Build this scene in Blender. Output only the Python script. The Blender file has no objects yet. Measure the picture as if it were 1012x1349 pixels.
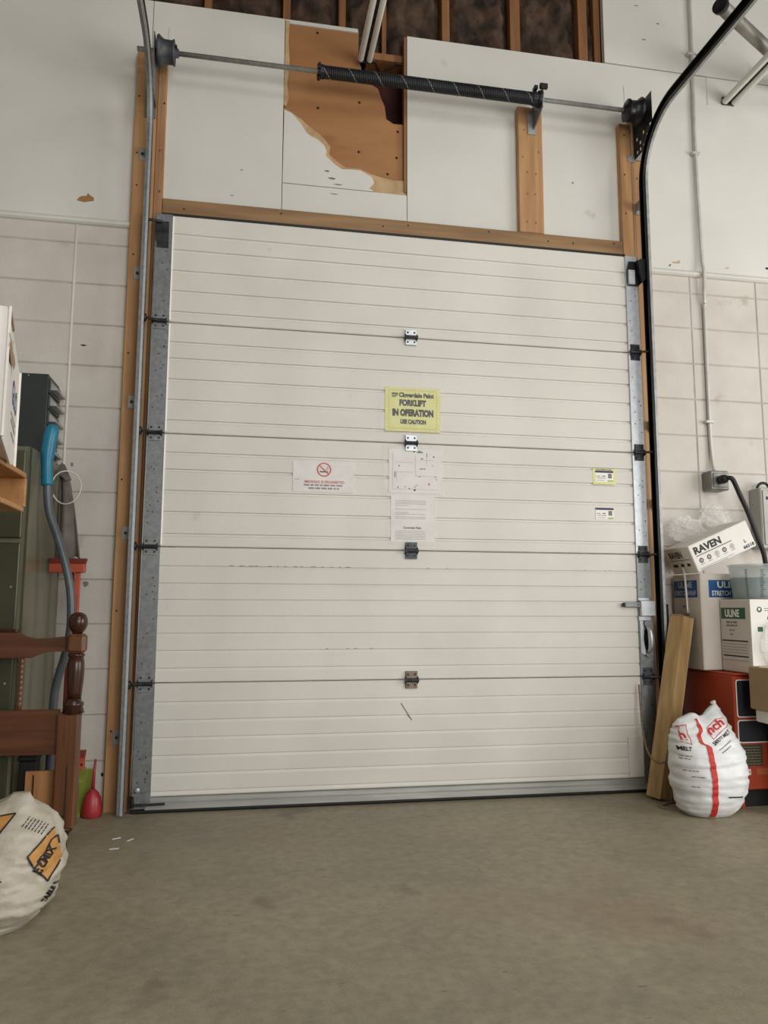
import bpy, bmesh, math, random
from mathutils import Vector, Matrix, noise
from mathutils.bvhtree import BVHTree

random.seed(7)
scene = bpy.context.scene
COL = scene.collection

# ------------------------------------------------------------------ camera
def make_camera():
    loc = Vector((0.4015, -3.8418, 0.9628))
    yaw, pitch, roll = 0.18000, 0.12464, 0.00274
    fw = Vector((math.sin(yaw) * math.cos(pitch), math.cos(yaw) * math.cos(pitch), math.sin(pitch)))
    rt = Vector((math.cos(yaw), -math.sin(yaw), 0))
    up = rt.cross(fw)
    r2 = rt * math.cos(roll) + up * math.sin(roll)
    u2 = up * math.cos(roll) - rt * math.sin(roll)
    cd = bpy.data.cameras.new('camera')
    cd.sensor_fit = 'HORIZONTAL'
    cd.sensor_width = 36.0
    cd.lens = 1013.0 / 1012.0 * 36.0
    cd.clip_start = 0.02
    co = bpy.data.objects.new('camera', cd)
    COL.objects.link(co)
    m = Matrix((r2, u2, -fw)).transposed().to_4x4()
    m.translation = loc
    co.matrix_world = m
    scene.camera = co
make_camera()

# ------------------------------------------------------------------ light
world = bpy.data.worlds.new('world')
scene.world = world
world.use_nodes = True
bg = world.node_tree.nodes['Background']
bg.inputs['Color'].default_value = (1.0, 0.99, 0.955, 1)
bg.inputs['Strength'].default_value = 0.30

def area(name, loc, target, sx, sy, power, col):
    ld = bpy.data.lights.new(name, 'AREA')
    ld.shape = 'RECTANGLE'; ld.size = sx; ld.size_y = sy; ld.energy = power; ld.color = col
    o = bpy.data.objects.new(name, ld); COL.objects.link(o)
    o.location = loc
    o.rotation_euler = (Vector(target) - Vector(loc)).to_track_quat('-Z', 'Y').to_euler()
    return o
area('bay_daylight', (2.9, -7.6, 2.1), (1.6, 0, 0.8), 3.6, 2.6, 178, (1.0, 0.99, 0.96))
area('side_daylight', (6.2, -3.2, 1.9), (2.2, 0, 1.5), 2.4, 2.6, 138, (1.0, 0.995, 0.975))
area('overhead_fill', (2.2, -5.4, 5.3), (2.0, -4.6, 0.0), 2.6, 3.0, 115, (1.0, 0.99, 0.96))  # unseen overhead light added to lift the floor and rib tops

vs = scene.view_settings
vs.view_transform = 'Standard'
vs.look = 'None'
vs.gamma = 1.0
vs.use_curve_mapping = False
vs.exposure = -0.06

# ------------------------------------------------------------------ materials
def lin(c):
    return tuple(((v / 255) / 12.92 if v / 255 <= 0.04045 else ((v / 255 + 0.055) / 1.055) ** 2.4) for v in c) + (1,)

def mat(name, c1, c2=None, scale=4.0, stretch=(1, 1, 1), rough=0.6, metal=0.0, bump=0.0, bscale=60.0,
        bstretch=(1, 1, 1), spots=None, spot_scale=8.0, spot_at=0.68, lo=0.35, hi=0.65, spec=0.5, rough2=None, detail=5.0, worldpos=False):
    m = bpy.data.materials.new(name)
    m.use_nodes = True
    nt = m.node_tree; N = nt.nodes; K = nt.links
    p = N['Principled BSDF']
    p.inputs['Roughness'].default_value = rough
    p.inputs['Metallic'].default_value = metal
    p.inputs['Specular IOR Level'].default_value = spec
    p.inputs['Base Color'].default_value = lin(c1)
    tc = N.new('ShaderNodeTexCoord'); geo = N.new('ShaderNodeNewGeometry')
    def noise_tex(sc, st, det=5.0):
        mp = N.new('ShaderNodeMapping'); mp.inputs['Scale'].default_value = st
        K.new(geo.outputs['Position'] if worldpos else tc.outputs['Object'], mp.inputs['Vector'])
        n = N.new('ShaderNodeTexNoise'); n.inputs['Scale'].default_value = sc; n.inputs['Detail'].default_value = det
        K.new(mp.outputs['Vector'], n.inputs['Vector'])
        return n
    out = None
    if c2 is not None:
        n = noise_tex(scale, stretch, detail)
        r = N.new('ShaderNodeValToRGB')
        r.color_ramp.elements[0].position = lo; r.color_ramp.elements[0].color = lin(c1)
        r.color_ramp.elements[1].position = hi; r.color_ramp.elements[1].color = lin(c2)
        K.new(n.outputs['Fac'], r.inputs['Fac'])
        out = r.outputs['Color']
        if rough2 is not None:
            mr = N.new('ShaderNodeMapRange')
            mr.inputs['From Min'].default_value = lo; mr.inputs['From Max'].default_value = hi
            mr.inputs['To Min'].default_value = rough; mr.inputs['To Max'].default_value = rough2
            K.new(n.outputs['Fac'], mr.inputs['Value']); K.new(mr.outputs['Result'], p.inputs['Roughness'])
    if spots is not None:
        n2 = noise_tex(spot_scale, stretch, 3.0)
        r2 = N.new('ShaderNodeValToRGB')
        r2.color_ramp.elements[0].position = spot_at; r2.color_ramp.elements[0].color = (0, 0, 0, 1)
        r2.color_ramp.elements[1].position = min(spot_at + 0.08, 1); r2.color_ramp.elements[1].color = (1, 1, 1, 1)
        K.new(n2.outputs['Fac'], r2.inputs['Fac'])
        mx = N.new('ShaderNodeMix'); mx.data_type = 'RGBA'
        K.new(r2.outputs['Color'], mx.inputs['Factor'])
        if out: K.new(out, mx.inputs['A'])
        else: mx.inputs['A'].default_value = lin(c1)
        mx.inputs['B'].default_value = lin(spots)
        out = mx.outputs['Result']
    if out: K.new(out, p.inputs['Base Color'])
    if bump > 0:
        nb = noise_tex(bscale, bstretch, 4.0)
        b = N.new('ShaderNodeBump'); b.inputs['Strength'].default_value = 1.0; b.inputs['Distance'].default_value = bump
        K.new(nb.outputs['Fac'], b.inputs['Height']); K.new(b.outputs['Normal'], p.inputs['Normal'])
    return m

def clear_mat(name, col, fac, rough=0.12):
    m = bpy.data.materials.new(name); m.use_nodes = True
    nt = m.node_tree; N = nt.nodes; K = nt.links
    p = N['Principled BSDF']; p.inputs['Base Color'].default_value = lin(col); p.inputs['Roughness'].default_value = rough
    t = N.new('ShaderNodeBsdfTransparent'); x = N.new('ShaderNodeMixShader'); x.inputs[0].default_value = fac
    K.new(t.outputs[0], x.inputs[1]); K.new(p.outputs[0], x.inputs[2]); K.new(x.outputs[0], N['Material Output'].inputs['Surface'])
    return m

def spring_mat():
    m = mat('spring_steel', (26, 26, 30), (40, 40, 46), rough=0.45)
    nt = m.node_tree; N = nt.nodes; K = nt.links; p = N['Principled BSDF']
    tc = N.new('ShaderNodeTexCoord'); sx = N.new('ShaderNodeSeparateXYZ'); K.new(tc.outputs['Object'], sx.inputs[0])
    def mth(op, a, b):
        n = N.new('ShaderNodeMath'); n.operation = op
        for i, v in enumerate((a, b)):
            if v is None: continue
            if isinstance(v, (int, float)): n.inputs[i].default_value = v
            else: K.new(v, n.inputs[i])
        return n.outputs[0]
    yy = mth('ADD', sx.outputs['Y'], 0.07); zz = mth('SUBTRACT', sx.outputs['Z'], 3.797)
    ang = mth('DIVIDE', mth('ARCTAN2', yy, zz), 2 * math.pi)
    t = mth('FRACT', mth('ADD', mth('MULTIPLY', sx.outputs['X'], 7.0), ang), None)
    mask = mth('LESS_THAN', t, 0.035)
    old = p.inputs['Base Color'].links[0].from_socket
    mx = N.new('ShaderNodeMix'); mx.data_type = 'RGBA'
    K.new(mask, mx.inputs['Factor']); K.new(old, mx.inputs['A']); mx.inputs['B'].default_value = lin((136, 135, 132))
    K.new(mx.outputs['Result'], p.inputs['Base Color'])
    return m

def wood(name, a, b, axis, scale=9.0, rough=0.6, knots=None, bump=0.0008, spot_at=0.72):
    st = [5.0, 5.0, 5.0]; st['xyz'.index(axis)] = 0.35
    return mat(name, a, b, scale=scale * 0.6, stretch=tuple(st), rough=rough, bump=bump, bscale=14, bstretch=tuple(st),
               spots=knots, spot_scale=1.8, spot_at=spot_at, detail=6.0)

M = {}
M['door'] = mat('door_paint', (219, 215, 207), (209, 205, 197), scale=2.2, rough=0.42, bump=0.0007, bscale=130, bstretch=(1, 1, 0.6),
                spots=(198, 190, 178), spot_scale=9, spot_at=0.72)
M['galv'] = mat('galvanised_steel', (126, 129, 130), (142, 145, 146), scale=60, rough=0.42, metal=0.75, rough2=0.5, spots=(96, 98, 99), spot_scale=90, spot_at=0.72)
M['galv_bright'] = mat('bright_galvanised', (186, 190, 194), (200, 204, 207), scale=40, rough=0.42, metal=0.7, spots=(120, 122, 124), spot_scale=70, spot_at=0.72)
M['galv_dull'] = mat('dull_zinc', (150, 152, 152), (172, 174, 172), scale=30, rough=0.5, metal=0.35)
M['steel'] = mat('grey_steel', (140, 139, 135), (158, 157, 152), scale=40, rough=0.4, metal=0.4)
M['dark_steel'] = mat('dark_steel', (38, 39, 42), (62, 63, 66), scale=30, rough=0.42, metal=0.6)
M['black_track'] = mat('greasy_black_steel', (22, 22, 24), (36, 36, 38), scale=18, rough=0.35, metal=0.3)
M['grey_iron'] = mat('cast_grey_iron', (64, 67, 72), (82, 85, 90), scale=30, rough=0.5, metal=0.3)
M['rust'] = mat('rusty_zinc', (148, 134, 124), (122, 104, 92), scale=30, rough=0.55, metal=0.3)
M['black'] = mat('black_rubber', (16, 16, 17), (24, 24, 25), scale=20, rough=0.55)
M['alu'] = mat('aluminium_bar', (168, 168, 164), (190, 190, 186), scale=9, stretch=(0.3, 1, 3), rough=0.4, metal=0.6, spots=(110, 110, 106), spot_scale=12, spot_at=0.7)
M['block'] = mat('painted_block', (200, 193, 185), (209, 203, 195), scale=5, rough=0.75, bump=0.0018, bscale=110, spots=(188, 179, 167), spot_scale=7, spot_at=0.70, worldpos=True)
M['mortar'] = mat('painted_mortar', (168, 160, 150), (190, 182, 172), scale=10, rough=0.85, bump=0.002, bscale=60)
M['bead'] = mat('painted_mortar_bead', (218, 212, 202), (226, 220, 210), scale=10, rough=0.7, bump=0.002, bscale=60)
M['panel'] = mat('painted_board', (210, 208, 201), (219, 217, 210), scale=1.6, rough=0.7, bump=0.0008, bscale=25, bstretch=(1, 1, 0.3), spots=(196, 189, 178), spot_scale=5, spot_at=0.73)
M['ply'] = mat('bare_plywood', (172, 124, 80), (154, 106, 64), scale=2.0, stretch=(0.6, 1, 2.5), rough=0.75, spots=(138, 92, 54), spot_scale=2.4, spot_at=0.62, bump=0.0006, bscale=20)
M['paper'] = mat('torn_board_paper', (176, 146, 108), (196, 168, 130), scale=14, rough=0.9, bump=0.002, bscale=50)
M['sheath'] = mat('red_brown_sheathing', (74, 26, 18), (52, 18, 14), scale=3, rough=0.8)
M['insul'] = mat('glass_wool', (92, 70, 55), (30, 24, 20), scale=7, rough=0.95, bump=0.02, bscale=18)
M['stud'] = wood('framing_wood', (150, 104, 64), (124, 82, 48), 'z', knots=(86, 54, 30))
M['jamb'] = wood('jamb_wood', (188, 146, 100), (166, 122, 80), 'z', knots=(104, 62, 30), spot_at=0.74)
M['header'] = wood('header_wood', (158, 124, 84), (132, 100, 66), 'x', knots=(92, 62, 36))
M['jamb_shaded'] = wood('shaded_jamb_wood', (178, 132, 88), (154, 108, 68), 'z', knots=(96, 58, 32))  # jamb wood with the inner boards' shadow put into its colour
M['lumber'] = wood('lumber', (186, 156, 108), (160, 128, 82), 'z', knots=(116, 84, 48), rough=0.65)
M['bed'] = wood('stained_bed_wood', (102, 62, 40), (78, 46, 30), 'x', rough=0.34)
M['bed_post'] = wood('stained_post_wood', (116, 74, 48), (88, 54, 34), 'z', rough=0.3)
M['bed_dark'] = wood('dark_turned_wood', (66, 36, 22), (46, 25, 17), 'z', rough=0.25)
M['board'] = wood('pale_board_wood', (186, 136, 88), (166, 116, 70), 'z')
M['pallet'] = wood('pallet_wood', (178, 132, 84), (152, 108, 64), 'y')
M['floor'] = None
M['olive'] = mat('shaded_olive_enamel', (66, 66, 46), (58, 58, 41), scale=3, rough=0.35, spots=(72, 70, 50), spot_scale=6)  # cabinet front: its shade is put into a darker enamel
M['olive_lit_side'] = mat('lit_olive_enamel', (112, 110, 90), (102, 100, 82), scale=2.5, rough=0.28)  # lighter copy, painting in the lit and reflecting cabinet side
M['slate'] = mat('slate_enamel', (48, 54, 52), (42, 47, 46), scale=3, rough=0.4)
M['white_card'] = mat('white_carton', (232, 228, 222), (222, 217, 210), scale=4, rough=0.6)
M['grey_card'] = mat('off_white_carton', (214, 206, 196), (204, 196, 186), scale=4, rough=0.65)
M['brown_card'] = mat('brown_carton', (166, 142, 108), (152, 128, 96), scale=4, rough=0.8)
M['orange_box'] = mat('orange_carton', (178, 70, 38), (160, 60, 32), scale=4, rough=0.45)
M['navy'] = mat('dark_print', (34, 36, 44), (28, 30, 38), scale=6, rough=0.5)
M['print'] = mat('black_print', (26, 25, 26), rough=0.6)
M['grey_print'] = mat('grey_print', (120, 118, 118), rough=0.6)
M['white_print'] = mat('white_print', (236, 234, 228), rough=0.6)
M['red_print'] = mat('red_print', (198, 44, 36), rough=0.55)
M['blue_print'] = mat('blue_print', (22, 82, 142), rough=0.5)
M['green_print'] = mat('green_print', (20, 88, 56), rough=0.5)
M['lime_print'] = mat('lime_print', (120, 176, 40), rough=0.5)
M['purple_print'] = mat('dark_violet_print', (48, 40, 84), rough=0.5)
M['yellow_paper'] = mat('yellow_paper', (222, 220, 148), (214, 212, 140), scale=10, rough=0.5)
M['ochre'] = mat('ochre_print', (196, 164, 66), rough=0.6)
M['paper_w'] = mat('white_paper', (226, 222, 220), (218, 214, 212), scale=10, rough=0.5)
M['sleeve'] = clear_mat('clear_plastic_sleeve', (248, 246, 240), 0.11, 0.12)
M['film'] = clear_mat('clear_film', (236, 234, 230), 0.26, 0.15)
M['bucket'] = clear_mat('translucent_bucket', (200, 208, 208), 0.42, 0.2)
M['teal_liquid'] = clear_mat('teal_tint', (52, 98, 100), 0.78, 0.3)
M['sack'] = mat('white_poly_sack', (228, 228, 228), (218, 219, 220), scale=6, rough=0.38, bump=0.003, bscale=20, bstretch=(0.5, 0.5, 2.2))
M['woven'] = mat('woven_sack', (196, 189, 174), (178, 169, 152), scale=12, rough=0.45, bump=0.003, bscale=55)
M['sack_orange'] = mat('orange_sack_print', (198, 146, 80), (184, 132, 68), scale=14, rough=0.5)
M['teal'] = mat('teal_plastic', (16, 122, 150), (14, 110, 138), scale=8, rough=0.35)
M['hose'] = mat('grey_tube', (84, 90, 96), (72, 78, 84), scale=10, rough=0.3)
M['cloth'] = mat('grey_cloth', (112, 104, 98), (92, 85, 80), scale=12, rough=0.95)
M['orange_paint'] = mat('orange_paint', (180, 80, 54), (164, 70, 46), scale=14, rough=0.4)
M['lime'] = mat('lime_paint', (140, 150, 58), (126, 136, 50), scale=10, rough=0.55)
M['dark_red'] = mat('dark_red_paint', (124, 44, 32), (108, 38, 28), scale=12, rough=0.45)
M['red_plastic'] = mat('red_plastic', (174, 52, 58), (158, 46, 52), scale=8, rough=0.38)
M['white_cord'] = mat('white_cord', (206, 202, 192), rough=0.5)
M['conduit'] = mat('painted_conduit', (206, 204, 198), (192, 190, 184), scale=14, rough=0.4, metal=0.2)
M['grey_box'] = mat('grey_outlet_box', (134, 132, 126), (116, 114, 108), scale=25, rough=0.45, metal=0.3)
M['charger'] = mat('grey_enamel', (170, 170, 164), (160, 160, 154), scale=5, rough=0.45)
M['lamp_white'] = mat('lamp_enamel', (226, 224, 218), (216, 214, 208), scale=4, rough=0.35)
M['vent'] = mat('vent_pipe_zinc', (160, 156, 148), (142, 138, 130), scale=8, rough=0.45, metal=0.4)
M['rope'] = mat('tan_rope', (142, 126, 104), (120, 104, 84), scale=60, rough=0.9)
M['spring'] = spring_mat()
M['ceil'] = mat('ceiling_board', (110, 106, 98), (100, 96, 90), scale=2, rough=0.9)

def floor_mat():
    m = mat('concrete_floor', (157, 147, 124), (140, 131, 109), scale=1.3, rough=0.62, bump=0.0012, bscale=120, spots=(120, 110, 92), spot_scale=2.2, spot_at=0.66, rough2=0.5)
    nt = m.node_tree; N = nt.nodes; K = nt.links; p = N['Principled BSDF']
    old = p.inputs['Base Color'].links[0].from_socket
    tc = N.new('ShaderNodeTexCoord')
    n = N.new('ShaderNodeTexNoise'); n.inputs['Scale'].default_value = 30; n.inputs['Detail'].default_value = 8
    K.new(tc.outputs['Object'], n.inputs['Vector'])
    r = N.new('ShaderNodeValToRGB')
    r.color_ramp.elements[0].position = 0.3; r.color_ramp.elements[0].color = (0.80, 0.80, 0.80, 1)
    r.color_ramp.elements[1].position = 0.7; r.color_ramp.elements[1].color = (1.08, 1.08, 1.08, 1)
    K.new(n.outputs['Fac'], r.inputs['Fac'])
    mx = N.new('ShaderNodeMix'); mx.data_type = 'RGBA'; mx.blend_type = 'MULTIPLY'; mx.inputs['Factor'].default_value = 1
    K.new(old, mx.inputs['A']); K.new(r.outputs['Color'], mx.inputs['B'])
    last = mx.outputs['Result']
    for sc, at, wd, colr, st in ((0.9, 0.56, 0.16, (140, 118, 96), (1, 1, 1)), (1.7, 0.60, 0.12, (118, 112, 98), (1, 1.4, 1)), (26, 0.70, 0.05, (84, 74, 60), (0.5, 1.2, 1))):
        mp = N.new('ShaderNodeMapping'); mp.inputs['Scale'].default_value = st; mp.inputs['Location'].default_value = (sc, 3.1, 0)
        K.new(tc.outputs['Object'], mp.inputs['Vector'])
        n2 = N.new('ShaderNodeTexNoise'); n2.inputs['Scale'].default_value = sc; n2.inputs['Detail'].default_value = 6
        K.new(mp.outputs['Vector'], n2.inputs['Vector'])
        mr = N.new('ShaderNodeMapRange'); mr.inputs['From Min'].default_value = at; mr.inputs['From Max'].default_value = at + wd; mr.inputs['To Max'].default_value = 0.6
        K.new(n2.outputs['Fac'], mr.inputs['Value'])
        m3 = N.new('ShaderNodeMix'); m3.data_type = 'RGBA'; K.new(mr.outputs['Result'], m3.inputs['Factor'])
        K.new(last, m3.inputs['A']); m3.inputs['B'].default_value = lin(colr); last = m3.outputs['Result']
    K.new(last, p.inputs['Base Color'])
    return m
M['floor'] = floor_mat()

# ------------------------------------------------------------------ builders
def finish(name, me, m, parent=None, loc=None):
    me.materials.append(M[m] if isinstance(m, str) else m)
    o = bpy.data.objects.new(name, me)
    COL.objects.link(o)
    if parent is not None:
        o.parent = parent
        if parent.type == 'EMPTY':
            o.matrix_parent_inverse = Matrix.Translation(-parent.location)
    if loc is not None: o.location = loc
    return o

class B:
    def __init__(s): s.bm = bmesh.new()
    def box(s, x0, x1, y0, y1, z0, z1, bev=0.0, rot=None, piv=None):
        r = bmesh.ops.create_cube(s.bm, size=1.0)
        vs_ = r['verts']
        for v in vs_:
            v.co = Vector(((x0 + x1) / 2 + v.co.x * (x1 - x0), (y0 + y1) / 2 + v.co.y * (y1 - y0), (z0 + z1) / 2 + v.co.z * (z1 - z0)))
            if rot is not None: v.co = rot @ (v.co - piv) + piv
        if bev > 0:
            es = list({e for v in vs_ for e in v.link_edges})
            bmesh.ops.bevel(s.bm, geom=es, offset=bev, segments=1, affect='EDGES', profile=0.5)
        return s
    def prism(s, pts, y0, y1, plane='xz'):
        def P(a, b, c):
            return {'xz': (a, c, b), 'yz': (c, a, b), 'xy': (a, b, c)}[plane]
        f = [s.bm.verts.new(P(a, b, y0)) for a, b in pts]
        k = [s.bm.verts.new(P(a, b, y1)) for a, b in pts]
        n = len(pts)
        s.bm.faces.new(f); s.bm.faces.new(list(reversed(k)))
        for i in range(n):
            s.bm.faces.new((f[i], k[i], k[(i + 1) % n], f[(i + 1) % n]))
        bmesh.ops.recalc_face_normals(s.bm, faces=s.bm.faces)
        return s
    def tube(s, pts, r, n=10, caps=True, closed=False):
        pts = [Vector(p) for p in pts]
        rad = r if isinstance(r, (list, tuple)) else [r] * len(pts)
        rings = []; prev = None
        L = len(pts)
        for i, p in enumerate(pts):
            if closed: t = pts[(i + 1) % L] - pts[i - 1]
            else: t = pts[min(i + 1, L - 1)] - pts[max(i - 1, 0)]
            t.normalize()
            if prev is None:
                a = Vector((0, 0, 1)) if abs(t.z) < 0.9 else Vector((1, 0, 0))
                u = t.cross(a).normalized()
            else:
                u = (prev - t * prev.dot(t)).normalized()
            prev = u
            w = t.cross(u)
            rings.append([s.bm.verts.new(p + (u * math.cos(2 * math.pi * k / n) + w * math.sin(2 * math.pi * k / n)) * rad[i]) for k in range(n)])
        for i in range(L if closed else L - 1):
            a = rings[i]; b = rings[(i + 1) % L]
            for k in range(n):
                s.bm.faces.new((a[k], a[(k + 1) % n], b[(k + 1) % n], b[k]))
        if caps and not closed:
            s.bm.faces.new(list(reversed(rings[0]))); s.bm.faces.new(rings[-1])
        return s
    def lathe(s, prof, c, axis='z', n=24):
        rings = []
        for r, h in prof:
            ring = []
            for k in range(n):
                a = 2 * math.pi * k / n
                u, w = r * math.cos(a), r * math.sin(a)
                v = {'z': (u, w, h), 'x': (h, u, w), 'y': (u, h, w)}[axis]
                ring.append(s.bm.verts.new(Vector(c) + Vector(v)))
            rings.append(ring)
        for a, b in zip(rings, rings[1:]):
            for k in range(n): s.bm.faces.new((a[k], a[(k + 1) % n], b[(k + 1) % n], b[k]))
        s.bm.faces.new(list(reversed(rings[0]))); s.bm.faces.new(rings[-1])
        bmesh.ops.recalc_face_normals(s.bm, faces=s.bm.faces)
        return s
    def sheet(s, fn, nu, nv):
        g = [[s.bm.verts.new(fn(i / nu, j / nv)) for j in range(nv + 1)] for i in range(nu + 1)]
        for i in range(nu):
            for j in range(nv): s.bm.faces.new((g[i][j], g[i + 1][j], g[i + 1][j + 1], g[i][j + 1]))
        return s
    def cells(s, us, vs2, holes, t0, t1, plane='yz'):
        """a plate made of grid cells with some cells left open"""
        def P(u, v, t): return {'yz': (t, u, v), 'xz': (u, t, v)}[plane]
        cache = {}
        def V(i, j, k):
            if (i, j, k) not in cache: cache[(i, j, k)] = s.bm.verts.new(P(us[i], vs2[j], (t0, t1)[k]))
            return cache[(i, j, k)]
        nu, nv = len(us) - 1, len(vs2) - 1
        solid = lambda i, j: 0 <= i < nu and 0 <= j < nv and (i, j) not in holes
        for i in range(nu):
            for j in range(nv):
                if not solid(i, j): continue
                for k in (0, 1): s.bm.faces.new((V(i, j, k), V(i + 1, j, k), V(i + 1, j + 1, k), V(i, j + 1, k)))
                for (di, dj, a, b) in ((-1, 0, (i, j), (i, j + 1)), (1, 0, (i + 1, j), (i + 1, j + 1)), (0, -1, (i, j), (i + 1, j)), (0, 1, (i, j + 1), (i + 1, j + 1))):
                    if not solid(i + di, j + dj):
                        s.bm.faces.new((V(*a, 0), V(*b, 0), V(*b, 1), V(*a, 1)))
        bmesh.ops.recalc_face_normals(s.bm, faces=s.bm.faces)
        return s
    def xf(s, mtx):
        bmesh.ops.transform(s.bm, matrix=mtx, verts=s.bm.verts); return s
    def obj(s, name, m, parent=None, smooth=False, loc=None):
        me = bpy.data.meshes.new(name)
        s.bm.to_mesh(me); s.bm.free()
        if smooth:
            for p in me.polygons: p.use_smooth = True
        return finish(name, me, m, parent, loc)

def box(name, m, parent, *a, **k): return B().box(*a, **k).obj(name, m, parent)

def thing(name, label, cat, loc=(0, 0, 0), group=None):
    o = bpy.data.objects.new(name, None); COL.objects.link(o)
    o.empty_display_size = 0.05
    o.location = loc
    return tag(o, label, cat, group)
def tag(o, label, cat, group=None):
    o['label'] = label; o['category'] = cat
    if group: o['group'] = group
    return o
def structure(o, label=None):
    o['kind'] = 'structure'
    if label: o['label'] = label
    return o
def empty(name, loc=(0, 0, 0)):
    o = bpy.data.objects.new(name, None); COL.objects.link(o); o.location = loc; o.empty_display_size = 0.05
    return o

# flat print: a mapping turns (u, v) into a point
def plane_map(o, U, V):
    o, U, V = Vector(o), Vector(U).normalized(), Vector(V).normalized()
    return lambda u, v: o + U * u + V * v
def on_xz(x, z, y, ang=0.0):
    c, s_ = math.cos(ang), math.sin(ang)
    return plane_map((x, y, z), (c, 0, s_), (-s_, 0, c))
def proj_map(bvh, x, z, ang=0.0, y0=-3.0, off=0.0025, lean=None):
    c, s_ = math.cos(ang), math.sin(ang)
    def f(u, v):
        px, pz = x + c * u - s_ * v, z + s_ * u + c * v
        if lean is not None:            # lean = (reference y, direction): print laid on along a slanted line
            yr, d = lean; d = Vector(d).normalized(); P = Vector((px, yr, pz))
            h = bvh.ray_cast(P - d * 1.0, d)
            if h[0] is None: h = bvh.find_nearest(P)
            n = h[1] if h[1].dot(d) < 0 else -h[1]
            return h[0] + n * off
        h = bvh.ray_cast(Vector((px, y0, pz)), Vector((0, 1, 0)))
        if h[0] is None:
            q = bvh.find_nearest(Vector((px, -0.45 if px > 1 else -1.3, pz)))
            return q[0] + q[1] * off
        n = h[1]
        if n.y > 0: n = -n
        return h[0] + n * off
    return f

def text_geo(s, bold=0.0):
    c = bpy.data.curves.new('t', 'FONT'); c.body = s; c.offset = bold; c.resolution_u = 3
    o = bpy.data.objects.new('t', c); COL.objects.link(o)
    bpy.context.view_layer.update()
    dg = bpy.context.evaluated_depsgraph_get()
    me = bpy.data.meshes.new_from_object(o.evaluated_get(dg))
    vs_ = [(v.co.x, v.co.y) for v in me.vertices]; fs = [tuple(p.vertices) for p in me.polygons]
    bpy.data.objects.remove(o); bpy.data.curves.remove(c); bpy.data.meshes.remove(me)
    return vs_, fs
def text(name, s, mp, w, h, m, parent, bold=0.02):
    v, f = text_geo(s, bold)
    x0 = min(p[0] for p in v); x1 = max(p[0] for p in v); y0 = min(p[1] for p in v); y1 = max(p[1] for p in v)
    me = bpy.data.meshes.new(name)
    me.from_pydata([mp((p[0] - x0) / (x1 - x0) * w, (p[1] - y0) / (y1 - y0) * h) for p in v], [], f)
    return finish(name, me, m, parent)
def patch(name, mp, pts, m, parent, n=1):
    """print or patch: polygon (n=1) or a quad grid when it must follow a bulging surface"""
    b = B()
    if n == 1:
        b.bm.faces.new([b.bm.verts.new(mp(u, v)) for u, v in pts])
    else:
        a, bb, c, d = [Vector((p[0], p[1], 0)) for p in pts]
        def fn(i, j):
            q = a.lerp(bb, i).lerp(d.lerp(c, i), j); return mp(q.x, q.y)
        b.sheet(fn, n, n)
    return b.obj(name, m, parent)
def rects(name, mp, rs, m, parent):
    b = B()
    for (u, v, w, h) in rs:
        b.bm.faces.new([b.bm.verts.new(mp(*q)) for q in ((u, v), (u + w, v), (u + w, v + h), (u, v + h))])
    o = b.obj(name, m, parent)
    if len(rs) > 1: o['kind'] = 'stuff'      # print too small to pick apart
    return o
def words(u, v, w, h, rnd, gap=0.25):
    """a line of unreadable small print as a row of dashes"""
    out = []; x = 0.0
    while x < w:
        l = min(h * (1.2 + 3.0 * rnd.random()), w - x)
        out.append((u + x, v, l, h)); x += l + h * (gap + 0.6)
    return out
def ring_pts(cx, cy, r, n=20): return [(cx + r * math.cos(2 * math.pi * k / n), cy + r * math.sin(2 * math.pi * k / n)) for k in range(n)]
def ring(name, mp, cx, cy, r0, r1, m, parent, n=24):
    b = B()
    a = [b.bm.verts.new(mp(*p)) for p in ring_pts(cx, cy, r0, n)]; c = [b.bm.verts.new(mp(*p)) for p in ring_pts(cx, cy, r1, n)]
    for k in range(n): b.bm.faces.new((a[k], a[(k + 1) % n], c[(k + 1) % n], c[k]))
    return b.obj(name, m, parent)

def arc(c, r, a0, a1, n, fn):
    return [fn(c[0] + r * math.cos(a0 + (a1 - a0) * i / n), c[1] + r * math.sin(a0 + (a1 - a0) * i / n)) for i in range(n + 1)]
def smooth_path(pts, n=8):
    P = [Vector(p) for p in pts]; out = []
    for i in range(len(P) - 1):
        p0 = P[max(i - 1, 0)]; p1 = P[i]; p2 = P[i + 1]; p3 = P[min(i + 2, len(P) - 1)]
        for k in range(n):
            t = k / n
            out.append(0.5 * ((2 * p1) + (p2 - p0) * t + (2 * p0 - 5 * p1 + 4 * p2 - p3) * t * t + (3 * p1 - p0 - 3 * p2 + p3) * t ** 3))
    out.append(P[-1]); return out

# ------------------------------------------------------------------ room shell
WY = 0.09                      # face of the wall
FZ = 0.018                     # height of the floor slab at the door
o = box('floor', 'floor', None, -5, 8, -10, 0.42, -0.2, FZ); structure(o, 'bare grey concrete floor')
o = box('ceiling', 'ceil', None, -5, 8, -10, 0.42, 5.6, 5.75); structure(o, 'plain ceiling high above the floor')

o = box('shading_wall_left', 'block', None, -2.78, -2.64, -10, 0.42, 0.0, 5.6); structure(o, 'unseen block wall added at the far left to hold back light')  # added out of view to block light coming from the left

wall = structure(empty('wall_front'), 'white painted wall of concrete blocks with boarded upper half')
box('block_core', 'mortar', wall, -4.6, -0.15, WY + 0.005, 0.40, 0, 2.93)
box('block_core', 'mortar', wall, 2.60, 7.6, WY + 0.005, 0.40, 0, 2.93)
box('sheathing', 'sheath', wall, -4.6, 7.6, 0.26, 0.40, 2.93, 5.6)
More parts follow.
